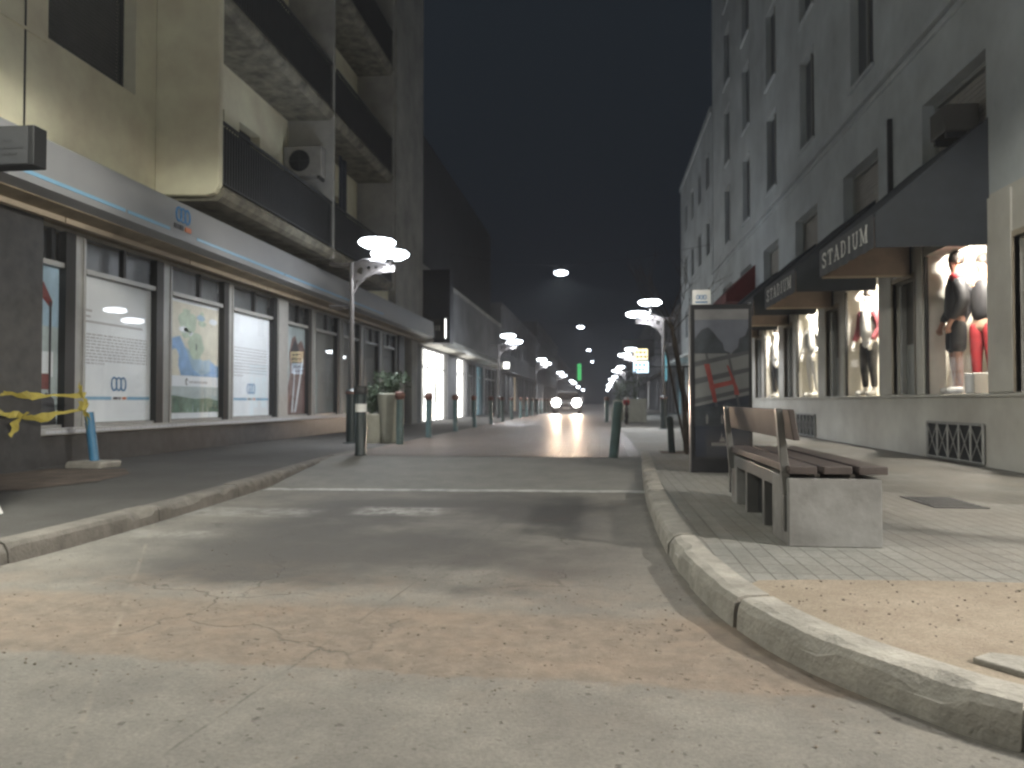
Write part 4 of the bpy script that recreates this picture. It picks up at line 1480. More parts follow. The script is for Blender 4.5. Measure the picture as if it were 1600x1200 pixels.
# ------------------------------------------------------------------ bollards
bp = thing('bollard', 'nearest plain bollard of the left row, right of the tall planter', 'bollard', (0, 0, 0), 'green bollards lining the paved street')
B().lathe([(.085, 0), (.07, .03), (.068, .86)], (0, 0, 0), 14).build('post', 'bollard', bp, smooth=True)
B().lathe([(.072, .855), (.095, .88), (.10, .94), (.085, .985), (.04, 1.01)], (0, 0, 0), 14).build('cap', 'copper', bp, smooth=True)
ords = ['second', 'third', 'fourth', 'fifth', 'sixth', 'seventh', 'eighth', 'ninth', 'tenth', 'eleventh', 'twelfth', 'thirteenth', 'fourteenth']
yl = [14.25, 17.15, 20.5, 23.8, 27.2, 30.6, 34.0, 37.4, 40.8, 44.2, 47.6, 51, 54.4, 57.8]
bp.location = (-3.78, yl[0], GZ)
for i, y in enumerate(yl[1:]):
    o = copy_thing(bp, (-3.88 - .02 * (i % 3), y, GZ), '%s plain bollard of the left row, counting away from the planters' % ords[i])
    o.rotation_euler = (R(rl.uniform(-1.5, 1.5)), R(rl.uniform(-1.5, 1.5)), rl.uniform(0, 6))
for c in bp.children:
    if c.name.startswith('cap'):
        capmesh = c.data
# banded bollard at the mouth
bb = thing('bollard', 'dark bollard with a white band standing in front of the left street lamp', 'bollard', (-3.62, 11.35, GZ), 'green bollards lining the paved street')
bb['_o'] = (0, 0, 0)
B().lathe([(.10, 0), (.085, .03), (.085, 1.0), (.06, 1.03)], (0, 0, 0), 16).build('post', 'bollarddark', bb, smooth=True)
B().lathe([(.0875, .66), (.0875, .78)], (0, 0, 0), 16).build('reflective_band', 'white', bb)
B().lathe([(.095, .93), (.105, .95), (.105, 1.02), (.08, 1.05)], (0, 0, 0), 16).build('cap', 'rail', bb, smooth=True)
# right: leaning one, and further
lr_ = thing('bollard', 'dark capless bollard leaning right at the mouth of the street', 'bollard', (.19, 11.35, GZ), 'green bollards lining the paved street')
lr_['_o'] = (0, 0, 0)
B().lathe([(.075, -.03), (.07, .03), (.066, .80), (.04, .82)], (0, 0, 0), 14).build('post', 'bollard', lr_, smooth=True)
lr_.rotation_euler = (0, R(5), 0)
# note: photo shows a slight lean
rr_lab = ['second bollard on the right side, small in the distance beside the road', 'third bollard on the right side of the road', 'fourth bollard on the right side of the road', 'fifth bollard on the right side of the road']
for i, (x, y) in enumerate(((.24, 30.5), (.3, 34.5), (.28, 39), (.3, 44))):
    copy_thing(bp, (x, y, GZ), rr_lab[i])
o = thing('bollard', 'thin dark bollard in front of the staked bare tree', 'bollard', (1.13, 12.45, GZ), 'green bollards lining the paved street')
o['_o'] = (0, 0, 0)
B().lathe([(.055, 0), (.052, .56), (.03, .58)], (0, 0, 0), 12).build('post', 'bollarddark', o, smooth=True)
o.rotation_euler = (0, R(-3), 0)

# ------------------------------------------------------------------ blue post with tape
bpz = thing('blue_post', 'leaning blue post set in a concrete block below the bank window', 'post', (-6.3, 8.95, GZ))
B().tube([(-6.27, 8.95, .14), (-6.36, 8.95, .80)], .055, 14).build('post_shaft', 'bluepost', bpz, smooth=True)
b = B()
b.prism([(-6.55, 8.75, .1), (-6.05, 8.72, .1), (-6.02, 9.1, .1), (-6.5, 9.15, .1)], (.01, .02, .10))
b.build('footing', 'kerb', bpz, bevel=.03)


def tape(pts, w, seed):
    b = B()
    rn = random.Random(seed)
    vs, fs = [], []
    P_ = []
    for i in range(len(pts) - 1):
        for k in range(8):
            P_.append(Vector(pts[i]).lerp(Vector(pts[i + 1]), k / 8))
    P_.append(Vector(pts[-1]))
    for i, p in enumerate(P_):
        a = .9 * math.sin(i * .45 + seed) + .5 * rn.random()
        d = Vector((.3 * math.sin(i * .7), math.sin(a), math.cos(a))) * w * (.42 + .2 * math.sin(i * .9 + seed))
        p = p + Vector((rn.uniform(-.012, .012), 0, rn.uniform(-.012, .012)))
        vs += [p - d, p + d]
    for i in range(len(P_) - 1):
        fs.append((2 * i, 2 * i + 1, 2 * i + 3, 2 * i + 2))
    b.mesh(vs, fs)
    return b


tp = thing('caution_tape', 'tangled yellow caution tape tied from the blue post towards the left edge', 'tape', (-6.4, 8.9, .8))
for k, (pts, w) in enumerate((([(-6.40, 8.93, 1.02), (-6.7, 8.4, 1.0), (-6.8, 7.9, 1.05), (-6.7, 7.2, 1.12)], .085), ([(-6.38, 8.93, .86), (-6.62, 8.4, .74), (-6.74, 8.0, .80), (-6.72, 7.4, 1.02)], .10), ([(-6.66, 8.25, .80), (-6.70, 8.1, .62), (-6.66, 8.05, .55)], .10), ([(-6.33, 8.88, .62), (-6.36, 8.87, .8), (-6.38, 8.87, .98), (-6.44, 8.86, 1.16)], .12), ([(-6.29, 8.9, .72), (-6.40, 8.87, .84), (-6.47, 8.9, .95)], .09))):
    o = tape(pts, w, k).build('strand', 'yellow', tp)
    o.modifiers.new('t', 'SOLIDIFY').thickness = .001
# whitewashed trunk at the left edge
tt = thing('street_tree', 'whitewashed tree trunk just entering the left edge', 'tree', (-4.5, 5.1, GZ))
B().tube([(-4.47, 5.1, .05), (-4.50, 5.1, .2), (-4.56, 5.1, .5), (-4.66, 5.1, 1.2), (-4.75, 5.1, 2.2)], [.17, .13, .11, .10, .09], 14).build('trunk', 'white', tt, smooth=True)
b = B()
rt = random.Random(2)
for k in range(9):
    a = k * .7
    p = Vector((-4.75, 5.1, 2.2))
    q = p + Vector((-.4 * abs(math.cos(a)) - .1, .35 * math.sin(a), .5 + rt.random() * .5))
    s = q + Vector((-.3 * abs(math.cos(a)), .3 * math.sin(a), .5))
    b.tube([p, q, s], [.05, .03, .01], 6)
b.build('crown', 'bark', tt)


# ------------------------------------------------------------------ planters
def leaves(b, c, rx, rz, n, size, rn, up=.6):
    for i in range(n):
        while True:
            p = Vector((rn.uniform(-1, 1), rn.uniform(-1, 1), rn.uniform(-1, 1)))
            if p.length < 1:
                break
        q = Vector((c[0] + p.x * rx, c[1] + p.y * rx, c[2] + p.z * rz))
        d = Vector((p.x + rn.uniform(-.6, .6), p.y + rn.uniform(-.6, .6), up + rn.uniform(-.5, .6))).normalized()
        sd = d.orthogonal().normalized()
        sd.rotate(Matrix.Rotation(rn.uniform(0, 6), 3, d))
        s = size * rn.uniform(.6, 1.4)
        b.face([q - sd * s * .22, q + d * s * .5 - sd * s * .05 + sd * s * .3, q + d * s, q + d * s * .5 - sd * s * .3])


rn = random.Random(21)
pl = thing('planter', 'tall tapered concrete planter with a leafy plant beside the left street lamp', 'planter', (-4.05, 14.75, GZ), 'concrete planters on the pavements')
B().lathe([(.14, 0), (.16, .05), (.245, .96), (.23, .98), (.21, .93), (.02, .90)], (-4.12, 14.75, GZ), 24).build('pot', 'planter', pl, smooth=True)
b = B()
for k in range(26):
    a = rn.uniform(0, 6.3)
    l = rn.uniform(.2, .62)
    p0 = Vector((-4.12, 14.75, 1.05))
    p1 = p0 + Vector((math.cos(a) * .12, math.sin(a) * .12, l * .6))
    p2 = p0 + Vector((math.cos(a) * .34, math.sin(a) * .34, l * .72))
    b.tube([p0, p1, p2], [.006, .005, .003], 4)
    for q in (p1, p2, p1.lerp(p2, .5), p0.lerp(p1, .6)):
        leaves(b, q, .07, .07, 9, .06, rn, .2)
b.build('foliage', 'leaf', pl)
pl = thing('planter', 'short round concrete planter with a bushy plant behind the banded bollard', 'planter', (-4.52, 14.8, GZ), 'concrete planters on the pavements')
B().lathe([(.2, 0), (.24, .1), (.27, .56), (.25, .58), (.23, .52), (.02, .50)], (-4.50, 14.8, GZ), 24).build('pot', 'planter', pl, smooth=True)
b = B()
for k in range(24):
    a = rn.uniform(0, 6.3)
    l = rn.uniform(.2, .62)
    p0 = Vector((-4.50, 14.8, .62))
    p1 = p0 + Vector((math.cos(a) * .1, math.sin(a) * .1, l * .7))
    p2 = p0 + Vector((math.cos(a) * .26, math.sin(a) * .26, l * .9))
    b.tube([p0, p1, p2], [.006, .005, .003], 4)
    for q in (p1, p2, p1.lerp(p2, .5)):
        leaves(b, q, .08, .08, 11, .06, rn, .3)
b.build('foliage', 'leaf', pl)
for i, (x, y, wx, h, lab) in enumerate(((1.35, 30.5, .42, .92, 'large square concrete planter behind the staked tree'), (.95, 33.0, .5, .55, 'low square concrete planter with sparse plant, left of the large one'), (1.0, 43, .3, .9, 'square planter far up the right pavement'))):
    pl = thing('planter', lab, 'planter', (x, y, GZ), 'concrete planters on the pavements')
    b = B()
    b.prism([(x - wx, y - wx, GZ), (x + wx, y - wx, GZ), (x + wx, y + wx, GZ), (x - wx, y + wx, GZ)], (0, 0, h))
    b.build('pot', 'planter', pl, bevel=.03)
    b = B()
    for k in range(10):
        a = rn.uniform(0, 6.3)
        p0 = Vector((x, y, GZ + h - .05))
        p2 = p0 + Vector((math.cos(a) * .25, math.sin(a) * .25, rn.uniform(.4, 1.0)))
        b.tube([p0, p0.lerp(p2, .5) + Vector((0, 0, .05)), p2], [.01, .008, .004], 4)
        leaves(b, p2, .15, .2, 14, .09, rn)
    b.build('foliage', 'leaf', pl)


# ------------------------------------------------------------------ staked young tree on the right
def branch(b, p, d, l, r, depth, rn):
    pts = [p]
    q = Vector(p)
    dd = Vector(d)
    for i in range(4):
        dd = (dd + Vector((rn.uniform(-.15, .15), rn.uniform(-.15, .15), rn.uniform(-.05, .12)))).normalized()
        q = q + dd * l / 4
        pts.append(Vector(q))
    b.tube(pts, [r * (1 - .16 * i) for i in range(5)], 6 if depth > 1 else 4)
    if depth > 0:
        for k in range(3 if depth > 1 else 4):
            s = pts[rn.choice([2, 3, 4])]
            nd = (dd + Vector((rn.uniform(-.8, .8), rn.uniform(-.8, .8), rn.uniform(-.1, .6)))).normalized()
            branch(b, s, nd, l * rn.uniform(.55, .8), r * .5, depth - 1, rn)


tr = thing('young_tree', 'bare young tree tied to thin dark stakes beside the advertising panel', 'tree', (1.3, 12.5, GZ))
b = B()
b.tube([(1.36, 12.5, .1), (1.33, 12.5, .9), (1.22, 12.5, 1.7), (1.12, 12.5, 2.2)], [.045, .038, .033, .03], 8)
b.tube([(1.42, 12.4, .1), (1.30, 12.45, 1.0), (1.16, 12.5, 1.9)], [.03, .026, .018], 8)
b.build('trunk', 'bark', tr, smooth=True)
b = B()
rn3 = random.Random(9)
for k in range(6):
    a = k * 1.05
    branch(b, Vector((1.12, 12.5, 2.0 + .05 * k)), Vector((math.cos(a) * .7, math.sin(a) * .7, .9)), .7, .010, 2, rn3)
b.build('crown', 'bark', tr)
for (x0, y0, x1, z1) in ((1.50, 12.3, 1.18, 1.95), (1.57, 11.9, 1.45, 1.4), (1.33, 12.1, 1.02, 1.75), (1.38, 12.6, 1.34, 1.5)):
    B().tube([(x0, y0, .08), ((x0 + x1) / 2, y0, z1 / 2), (x1, y0 + .1, z1)], .02, 6).build('stake', 'stake', tr)
o = strip('tree_pit', [(.95, 12.15), (1.65, 12.15), (1.65, 12.85), (.95, 12.85)], .126, 'soil')

# ------------------------------------------------------------------ bench
bn = thing('bench', 'slatted wooden bench on a grey concrete base facing the shop windows', 'bench', (1.32, 5.65, GZ))
XA, XZ = 1.055, 1.56
YA, YB = 4.50, 6.52
B().box(XA, XZ, YA, YA + .42, GZ, GZ + .385).build('end_block', 'concrete', bn, bevel=.006)
B().box(XA + .02, XZ - .02, YB - .22, YB, GZ, GZ + .385).build('end_block', 'concrete', bn, bevel=.006)
B().box(XA + .16, XZ - .03, YA + .42, YB - .22, GZ, GZ + .10).build('base_rail', 'concrete', bn)
b = B()
b.box(XA + .015, XA + .055, YA + .43, YB - .23, GZ + .30, GZ + .385)
b.box(XZ - .055, XZ - .015, YA + .43, YB - .23, GZ + .30, GZ + .385)
for y in (5.25, 5.85):
    b.box(XA + .02, XZ - .02, y, y + .07, GZ, GZ + .30)
b.build('support_frame', 'benchsteel', bn, bevel=.004)
b = B()
b.box(XA + .10, XA + .12, YA + .44, YB - .24, GZ + .02, GZ + .29)
b.build('inner_panel', 'darkframe', bn)
for k in range(2):
    x = XA + .15 + k * .19
    B().box(x, x + .03, YA + .03, YB - .03, GZ + .386, GZ + .408).build('spacer', 'benchsteel', bn)
for k in range(3):
    x = XA - .0 + k * .19
    B().box(x, x + .155, YA - .01, YB + .01, GZ + .409, GZ + .455).build('seat_plank', 'benchwood', bn, bevel=.006)
for y in (YA + .05, YB - .12):
    b = B()
    b.prism([(XA - .015, y, GZ + .28), (XA + .035, y, GZ + .28), (XA - .02, y, GZ + .78), (XA - .055, y, GZ + .78)], (0, .05, 0))
    b.prism([(XA - .015, y, GZ + .08), (XA - .002, y, GZ + .08), (XA - .002, y, GZ + .279), (XA - .015, y, GZ + .279)], (0, .05, 0))
    b.build('back_post', 'benchsteel', bn, bevel=.004)
b = B()
b.prism([(XA + .022, YA - .03, GZ + .60), (XA + .058, YA - .03, GZ + .60), (XA + .028, YA - .03, GZ + .775), (XA - .008, YA - .03, GZ + .775)], (0, YB - YA + .06, 0))
b.build('backrest_plank', 'benchwood', bn, bevel=.006)

# ------------------------------------------------------------------ advertising panel
kx0, kx1, ky = 1.04, 1.73, 9.05
kk = thing('advertising_panel', 'dark upright advertising panel with a map poster standing behind the bench', 'sign', (1.38, 9.1, GZ))
B().box(kx0, kx1, ky, ky + .14, GZ, 2.06).build('casing', 'kiosk', kk, bevel=.008)
B().box(kx0 - .012, kx0 - .001, ky - .005, ky + .12, GZ, 2.06).build('edge_strip', 'kioskedge', kk)
px0, px1, pz0, pz1 = kx0 + .045, kx1 - .04, .30, 2.0
p = B()


def FK(u, v, lay=0):
    return (px0 + u * (px1 - px0), ky - .004 - .0018 * lay, pz0 + v * (pz1 - pz0))


def kp(pts, mi, lay):
    p.prism([FK(u, v, lay) for u, v in pts], (0, .0012, 0), mi)


kp([(0, 0), (1, 0), (1, 1), (0, 1)], 0, 0)
kp([(0, .58), (1, .58), (1, 1), (0, 1)], 1, 1)
kp([(0, .93), (1, .93), (1, 1), (0, 1)], 5, 3)
kp([(0, .74), (0, .80), (.12, .86), (.25, .88), (.36, .84), (.44, .80), (.52, .77), (.55, .72), (.68, .70), (.8, .74), (.83, .80), (.94, .82), (1, .88), (1, .68), (0, .66)], 2, 2)
kp([(0, .34), (1, .42), (1, .70), (0, .70)], 3, 3)
for v0, v1 in ((.49, .53), (.61, .645), (.36, .395)):
    kp([(0, v0), (1, v0 + .085), (1, v1 + .075), (0, v1)], 4, 4)
for u0 in (.19, .60):
    kp([(u0, .70), (u0 + .045, .70), (u0 + .24, .34), (u0 + .19, .34)], 4, 5)
kp([(.17, .63), (.27, .63), (.39, .42), (.41, .37), (.34, .37), (.30, .44)], 6, 6)
kp([(.26, .485), (.74, .525), (.74, .495), (.28, .455)], 6, 7)
kp([(.59, .62), (.62, .62), (.79, .47), (.82, .42), (.73, .42), (.72, .47)], 6, 6)
kp([(0, 0), (1, 0), (1, .36), (.8, .34), (.6, .37), (.4, .33), (.2, .35), (0, .33)], 2, 6)
kp([(0, 0), (1, 0), (1, .21), (0, .21)], 0, 8)
for u in (.22, .5, .78):
    kp([(u - .02, .225), (u + .02, .225), (u + .025, .27), (u, .295), (u - .025, .27)], 5, 9)
kp([(.44, .105), (.56, .105), (.53, .135), (.50, .13), (.49, .175), (.475, .13)], 5, 9)
u = .30
while u < .68:
    kp([(u, .075), (u + .03, .075), (u + .03, .098), (u, .098)], 5, 9)
    u += .04
p.build('poster', ['navy', 'skyink', 'tree_ink', 'maptile', 'maproad', 'kioskedge', 'rededge'], kk)
B().face([(px0 - .02, ky - .026, pz0 - .02), (px1 + .02, ky - .026, pz0 - .02), (px1 + .02, ky - .026, pz1 + .02), (px0 - .02, ky - .026, pz1 + .02)]).build('glass_front', 'glass', kk)
tb = B().box(kx0 + .03, kx0 + .235, ky + .05, ky + .07, 2.06, 2.235).build('top_plate', 'white', kk)
b = B()
for k in range(3):
    pts = [(kx0 + .09 + k * .04 + .016 * math.cos(a), 2.15 + .024 * math.sin(a)) for a in [2 * PI * i / 12 for i in range(13)]]
    ribbon(b, pts, .008, lambda u, v: (u, ky + .048, v), (0, -.002, 0))
b.box(kx0 + .06, kx0 + .20, ky + .046, ky + .049, 2.085, 2.10)
b.build('plate_emblem', 'logoblue', tb)

# ------------------------------------------------------------------ car with headlights on
car = thing('car', 'oncoming car with both headlights blazing in the middle of the street', 'car', (-2.2, 50, GZ))
cx, cy = -2.2, 50.0


def loft(b, secs):
    k = len(secs[0])
    vs = [v for s in secs for v in s]
    fs = [(i * k + j, i * k + (j + 1) % k, (i + 1) * k + (j + 1) % k, (i + 1) * k + j) for i in range(len(secs) - 1) for j in range(k)]
    fs += [tuple(range(k)), tuple((len(secs) - 1) * k + j for j in range(k))]
    b.mesh(vs, fs)


def csec(y, w, z0, z1, r=.12):
    return [(cx - w + r, cy + y, z0), (cx + w - r, cy + y, z0), (cx + w, cy + y, z0 + r), (cx + w, cy + y, z1 - r), (cx + w - r * 1.3, cy + y, z1), (cx - w + r * 1.3, cy + y, z1), (cx - w, cy + y, z1 - r), (cx - w, cy + y, z0 + r)]


b = B()
loft(b, [csec(0, .70, .40, .72), csec(.06, .84, .34, .86), csec(.5, .88, .32, .96), csec(1.2, .89, .32, 1.04), csec(3.6, .89, .32, 1.06), csec(4.1, .84, .36, 1.0), csec(4.2, .7, .42, .85)])
b.build('body', 'carpaint', car, smooth=True)
b = B()
loft(b, [csec(1.1, .74, 1.0, 1.04, .02), csec(1.8, .68, 1.0, 1.56, .1), csec(3.2, .68, 1.0, 1.58, .1), csec(3.95, .66, 1.0, 1.1, .03)])
b.build('cabin_glass', 'carglass', car, smooth=True)
b = B()
loft(b, [csec(1.75, .66, 1.545, 1.60, .02), csec(3.25, .66, 1.55, 1.61, .02)])
b.build('roof', 'carpaint', car, smooth=True)
for s in (-1, 1):
    for y in (.75, 3.4):
        wh = B()
        prof = [(.30, -.1), (.34, -.08), (.34, .08), (.30, .1), (.02, .1)]
        seg = 20
        wh.tube([(cx + s * .72, cy + y, .45), (cx + s * .92, cy + y, .45)], .33, 20)
        w_ = wh.build('wheel', 'tyre', car, smooth=True)
        B().tube([(cx + s * .90, cy + y, .45), (cx + s * .93, cy + y, .45)], .2, 16).build('rim', 'alu', w_)
    hl = B().tube([(cx + s * .66, cy - .03, .83 + .02), (cx + s * .66, cy + .1, .85)], [.25, .26], 18).build('headlight', 'headlight', car)  # disc made oversized to imitate the glare around the lamp
    B().box(cx + s * .9, cx + s * 1.05, cy + 1.25, cy + 1.37, 1.08, 1.22).build('mirror', 'carpaint', car, bevel=.02)
    light('headlight_beam', 'SPOT', (cx + s * .66, cy - .2, .85), 3600, (1, .72, .50), car, .12, 22, (R(90 - 1.2), 0, R(180)), 1.0)
b = B()
b.box(cx - .4, cx + .4, cy - .012, cy + .0, .60, .72)
for k in range(4):
    b.box(cx - .4, cx + .4, cy - .02, cy - .013, .61 + k * .028, .622 + k * .028)
b.build('grille', 'darkframe', car)
B().box(cx - .24, cx + .24, cy - .03, cy - .001, .45, .56).build('number_plate', 'white', car)


# ------------------------------------------------------------------ buildings farther along
def far_building(name, label, x0, x1, y0, y1, h, m, street_x, rows=2, lit=None, seed=0, z_first=3.6, canopy=None):
    t = thing(name, label, 'building', ((x0 + x1) / 2, (y0 + y1) / 2, GZ))
    s = 1 if street_x < (x0 + x1) / 2 else -1      # street side: -x face for right buildings
    xf = street_x
    hs = []
    rn_ = random.Random(seed)
    y = y0 + .8
    while y + 1.8 < y1:
        for r_ in range(rows):
            z = z_first + .9 + r_ * 3.0
            if z + 1.6 < h - .3:
                hs.append((y, y + 1.1, z, z + 1.5))
        y += rn_.uniform(2.4, 3.1)
    gs = []
    y = y0 + .5
    while y + 2.2 < y1:
        wd = rn_.uniform(1.5, 2.6)
        gs.append((y, y + wd, .14, 2.95))
        y += wd + rn_.uniform(.3, .8)
    if s > 0:
        w_ = B().wall(xf, xf + .25, (y0, y1), (.05, h), hs + gs)
    else:
        w_ = B().wall(xf - .25, xf, (y0, y1), (.05, h), hs + gs)
    w_.build('wall', m, t)
    inner = xf + s * .25
    B().box(min(inner, inner + s * 8), max(inner, inner + s * 8), y0 + .003, y0 + .2, .05, h).box(min(inner, inner + s * 8), max(inner, inner + s * 8), y1 - .2, y1 - .003, .05, h).build('side_wall', m, t)
    B().box(min(xf - s * .08, inner + s * 8), max(xf - s * .08, inner + s * 8), y0, y1, h, h + .25).build('roof', m, t)
    for q in hs:
        a = xf + s * .16
        f = B().box(min(a, a + s * .05), max(a, a + s * .05), q[0], q[1], q[2], q[3]).build('window', 'carglass', t)
    for i, q in enumerate(gs):
        a = xf + s * .2
        mm = (lit or {}).get(i, 'carglass')
        f = B().box(min(a, a + s * .04), max(a, a + s * .04), q[0], q[1], q[2], q[3]).build('shop_front', mm, t)
        e = B()
        n = 3
        for k in range(n + 1):
            yy_ = q[0] + (q[1] - q[0] - .05) * k / n
            c_ = a - s * .05
            e.box(min(c_, c_ + s * .04), max(c_, c_ + s * .04), yy_, yy_ + .05, q[2], q[3])
        e.box(min(a - s * .052, a - s * .01), max(a - s * .052, a - s * .01), q[0] + .05, q[1] - .05, 2.3, 2.36)
        e.build('mullion', 'alu', f)
    if canopy:
        c0 = xf - s * canopy
        B().box(min(c0, xf - s * .002), max(c0, xf - s * .002), y0, y1, 3.05, 3.2).build('canopy', m, t)
    return t


# left: bright white shop fronts right after the apartment block
fb = thing('low_shop', 'low grey shop with blazing white shop fronts beyond the apartment block', 'building', (-7, 37, GZ))
gs = [(29.3, 34.4, .14, 3.05), (36.6, 39.3, .14, 3.05), (40.0, 42.2, .14, 2.95), (42.8, 45.0, .14, 2.95), (45.9, 51.5, .14, 2.95)]
B().wall(XL - .3, XL, (28.4, 53), (.05, 6.1), gs).build('wall', 'farwall', fb)
B().box(XL - 8, XL + .05, 28.4, 53, 6.1, 6.3).build('roof', 'render_grey', fb)
B().prism([(XL + .002, 28.5, 3.12), (XL + .55, 28.5, 3.2), (XL + .55, 28.5, 3.3), (XL + .002, 28.5, 3.75)], (0, 24.4, 0)).build('canopy', 'pale_render', fb)
mm_ = ['shoplit', 'shoplit', 'carglass', 'bluedoor', 'carglass']
for i, q in enumerate(gs):
    f = B().box(XL - .28, XL - .24, q[0], q[1], q[2], q[3]).build('shop_front', mm_[i], fb)
    e = B()
    n = 6 if i == 0 else 3
    for k in range(n + 1):
        y = q[0] + (q[1] - q[0] - .06) * k / n
        e.box(XL - .2, XL - .14, y, y + .06, q[2], q[3])
    e.box(XL - .198, XL - .145, q[0] + .06, q[1] - .06, 2.3, 2.36)
    e.build('mullion', 'alu', f)
    if i == 0:
        e = B()
        rk = random.Random(3)
        for k in range(9):
            y = q[0] + .3 + k * .5
            e.box(XL - .236, XL - .232, y, y + rk.uniform(.1, .3), rk.uniform(.3, 1.0), rk.uniform(1.2, 2.0))
        e.build('display_shelf', 'render_grey', f)
B().box(-15, XL - .7, 28.6, 53, 6.3, 12.5).build('set_back_storeys', 'darkwall', fb)
ps = thing('projecting_sign', 'tall black boxed sign projecting from the wall above the white shop fronts', 'sign', (-6.3, 29.3, 3.2))
B().box(XL + .01, -5.72, 28.9, 29.6, 3.18, 6.0).build('sign_box', 'navywall', ps)
b = B().box(XL + .15, -5.95, 28.86, 28.897, 3.35, 4.1).build('lower_plate', 'bannergrey', ps)
b = B()
u = -6.6
for k in range(5):
    b.box(u, u + .07, 28.85, 28.858, 3.65, 3.85)
    u += .11
b.build('plate_letters', 'render_grey', ps)
B().box(-5.9, -5.87, 28.86, 28.897, 3.35, 4.1).build('edge_light', 'shoplit', ps)

far_building('terrace_building', 'dark two storey building further up on the left', -15, XL, 53.2, 84, 7.6, 'farwall', XL, 1, {3: 'warmshop'}, 3, canopy=.4)
far_building('terrace_building', 'dim three storey building far up on the left', -15, XL, 84.2, 125, 9.5, 'farwall', XL, 2, {2: 'shoplit'}, 4)
far_building('corner_building', 'mid-height dim building after the shop building on the right', XR, 13, 33.6, 46.5, 13.4, 'upper_render', XR, 3, {0: 'warmshop', 2: 'tealsign'}, 5, canopy=.9)
far_building('terrace_building', 'low dim building on the right beyond the lit signs', XR, 13, 46.7, 74, 6.6, 'farwall', XR, 1, {0: 'tealsign', 4: 'warmshop'}, 6, canopy=.5)
far_building('terrace_building', 'dark building far up on the right', XR, 13, 74.2, 125, 8.6, 'farwall', XR, 2, {1: 'shoplit'}, 8)
far_building('terrace_building', 'dark distant building closing the left side of the street', -15, XL, 125.2, 215, 8, 'darkwall', XL, 1, None, 9)
far_building('terrace_building', 'dark distant building closing the right side of the street', XR, 13, 125.2, 215, 7, 'darkwall', XR, 1, None, 10)


def hangsign(label, x0, x1, y, z0, z1, m, rows=None, ink='rail', wallx=XR):
    t = thing('hanging_sign', label, 'sign', ((x0 + x1) / 2, y, z0))
    B().box(x0, x1, y, y + .18, z0, z1).build('sign_box', m, t, bevel=.01)
    b = B()
    zc = (z0 + z1) / 2
    if wallx > 0:
        b.tube([(x1, y + .09, zc), (wallx, y + .09, zc)], .03, 6)
    else:
        b.tube([(x0, y + .09, zc), (wallx, y + .09, zc)], .03, 6)
    b.build('bracket', 'rail', t)
    if rows:
        b = B()
        rq = random.Random(int(y))
        for r_ in range(rows):
            hh = (z1 - z0) / (rows + .4)
            z = z0 + .12 * (z1 - z0) + r_ * hh
            u = x0 + .08
            while u < x1 - .15:
                l = rq.uniform(.08, .16)
                b.box(u, u + l, y - .012, y - .002, z + hh * .1, z + hh * .62)
                u += l + .07
        b.build('lettering', ink, t)
    return t


hangsign('lit yellow and white sign above the blue one, right side of the street', 1.70, 2.35, 38.8, 3.02, 3.55, 'warmsign', 2, 'darkframe')
hangsign('lit blue and white sign under the yellow one', 1.66, 2.40, 39.0, 2.38, 2.94, 'coolsign', 2, 'logoblue')
hangsign('narrow teal lit sign right of the yellow sign', 3.2, 3.4, 40, 2.0, 3.5, 'tealsign')
hangsign('wide unlit grey banner sign high over the right pavement', 1.55, 3.8, 55, 4.1, 5.3, 'bannergrey', 2, 'rail')
hangsign('narrow upright green lit sign far down the street', -3.3, -2.75, 112, 4.0, 6.4, 'greensign', None, 'rail', -6.9)
hangsign('small white lit sign under the second street lamp on the left', -6.3, -5.95, 50, 3.1, 3.5, 'shoplit', None, 'rail', -6.9)

# parked motorcycles near the right planters
mc = thing('motorcycle', 'dark parked motorcycle on the right pavement before the planters', 'motorcycle', (.95, 28.6, GZ))
mx, my = .95, 28.6


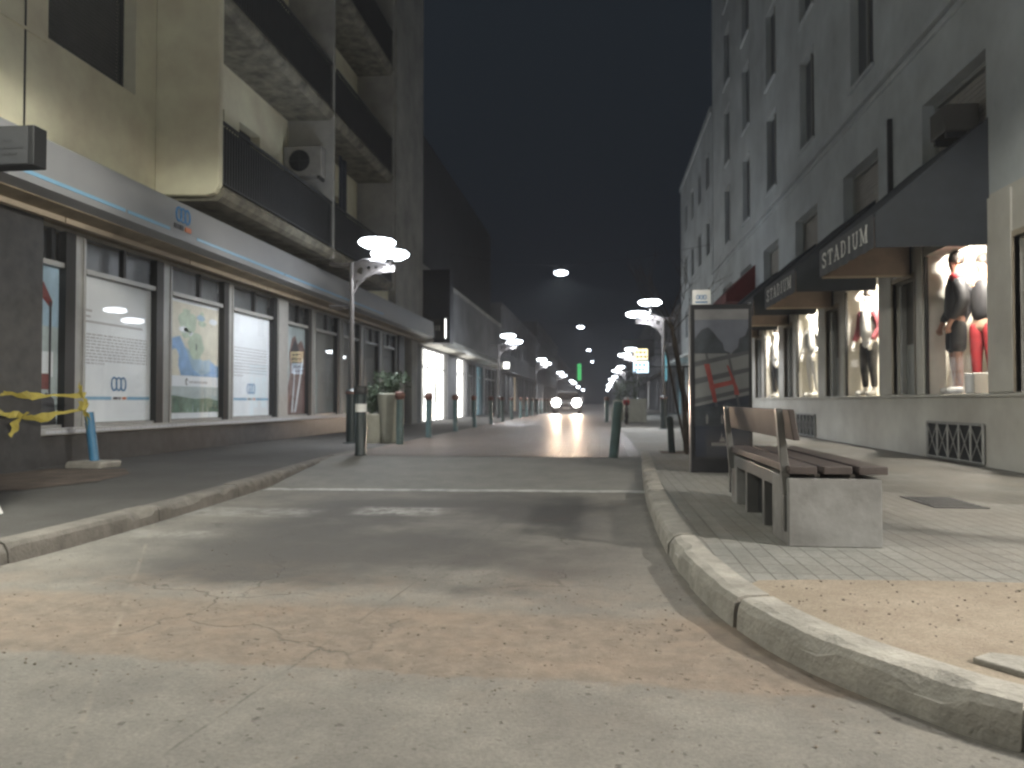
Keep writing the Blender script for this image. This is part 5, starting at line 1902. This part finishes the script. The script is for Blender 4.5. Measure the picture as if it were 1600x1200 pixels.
def wheel(y):
    b = B()
    pts = [(mx, my + y + .27 * math.cos(a), GZ + .30 + .27 * math.sin(a)) for a in [2 * PI * i / 18 for i in range(19)]]
    b.tube(pts, .045, 8)
    for a in range(6):
        b.tube([(mx, my + y, GZ + .30), (mx, my + y + .26 * math.cos(a * 1.05), GZ + .3 + .26 * math.sin(a * 1.05))], .008, 4)
    b.build('wheel', 'tyre', mc, smooth=True)


wheel(-.62)
wheel(.62)
skinmesh('fuel_tank', [[(0, -.25, .78, .13), (0, 0, .80, .15), (0, .15, .74, .12)]], 'redcloth', mc)
skinmesh('seat', [[(0, .15, .76, .10), (0, .45, .78, .11), (0, .70, .86, .08)]], 'blackcloth', mc)
b = B()
b.tube([(mx, my - .62, GZ + .3), (mx, my - .38, GZ + 1.0)], .025, 6)
b.tube([(mx - .33, my - .34, GZ + 1.04), (mx, my - .38, GZ + .98), (mx + .33, my - .34, GZ + 1.04)], .016, 6)
b.tube([(mx, my - .35, GZ + .8), (mx, my - .1, GZ + .35), (mx, my + .3, GZ + .32), (mx, my + .62, GZ + .3)], .03, 6)
b.tube([(mx, my + .62, GZ + .3), (mx, my + .4, GZ + .75)], .02, 6)
b.build('frame', 'rail', mc)
B().lathe([(.03, -.05), (.09, -.03), (.09, .05), (.03, .07)], (mx, my - .5, GZ + .92), 12).build('headlamp', 'alu', mc)

# ------------------------------------------------------------------ night haze
hz = B().box(-85, 85, -65, 245, -1.2, 24).build('haze', 'void')
hz['kind'] = 'stuff'
hm = bpy.data.materials.new('haze_air')
hm.use_nodes = True
t = hm.node_tree
t.nodes.remove(t.nodes['Principled BSDF'])
pv = t.nodes.new('ShaderNodeVolumePrincipled')
pv.inputs['Color'].default_value = (.85, .88, .95, 1)
pv.inputs['Density'].default_value = 0.0015
pv.inputs['Anisotropy'].default_value = 0.4
t.links.new(pv.outputs[0], [n for n in t.nodes if n.type == 'OUTPUT_MATERIAL'][0].inputs['Volume'])
hz.data.materials.clear()
hz.data.materials.append(hm)
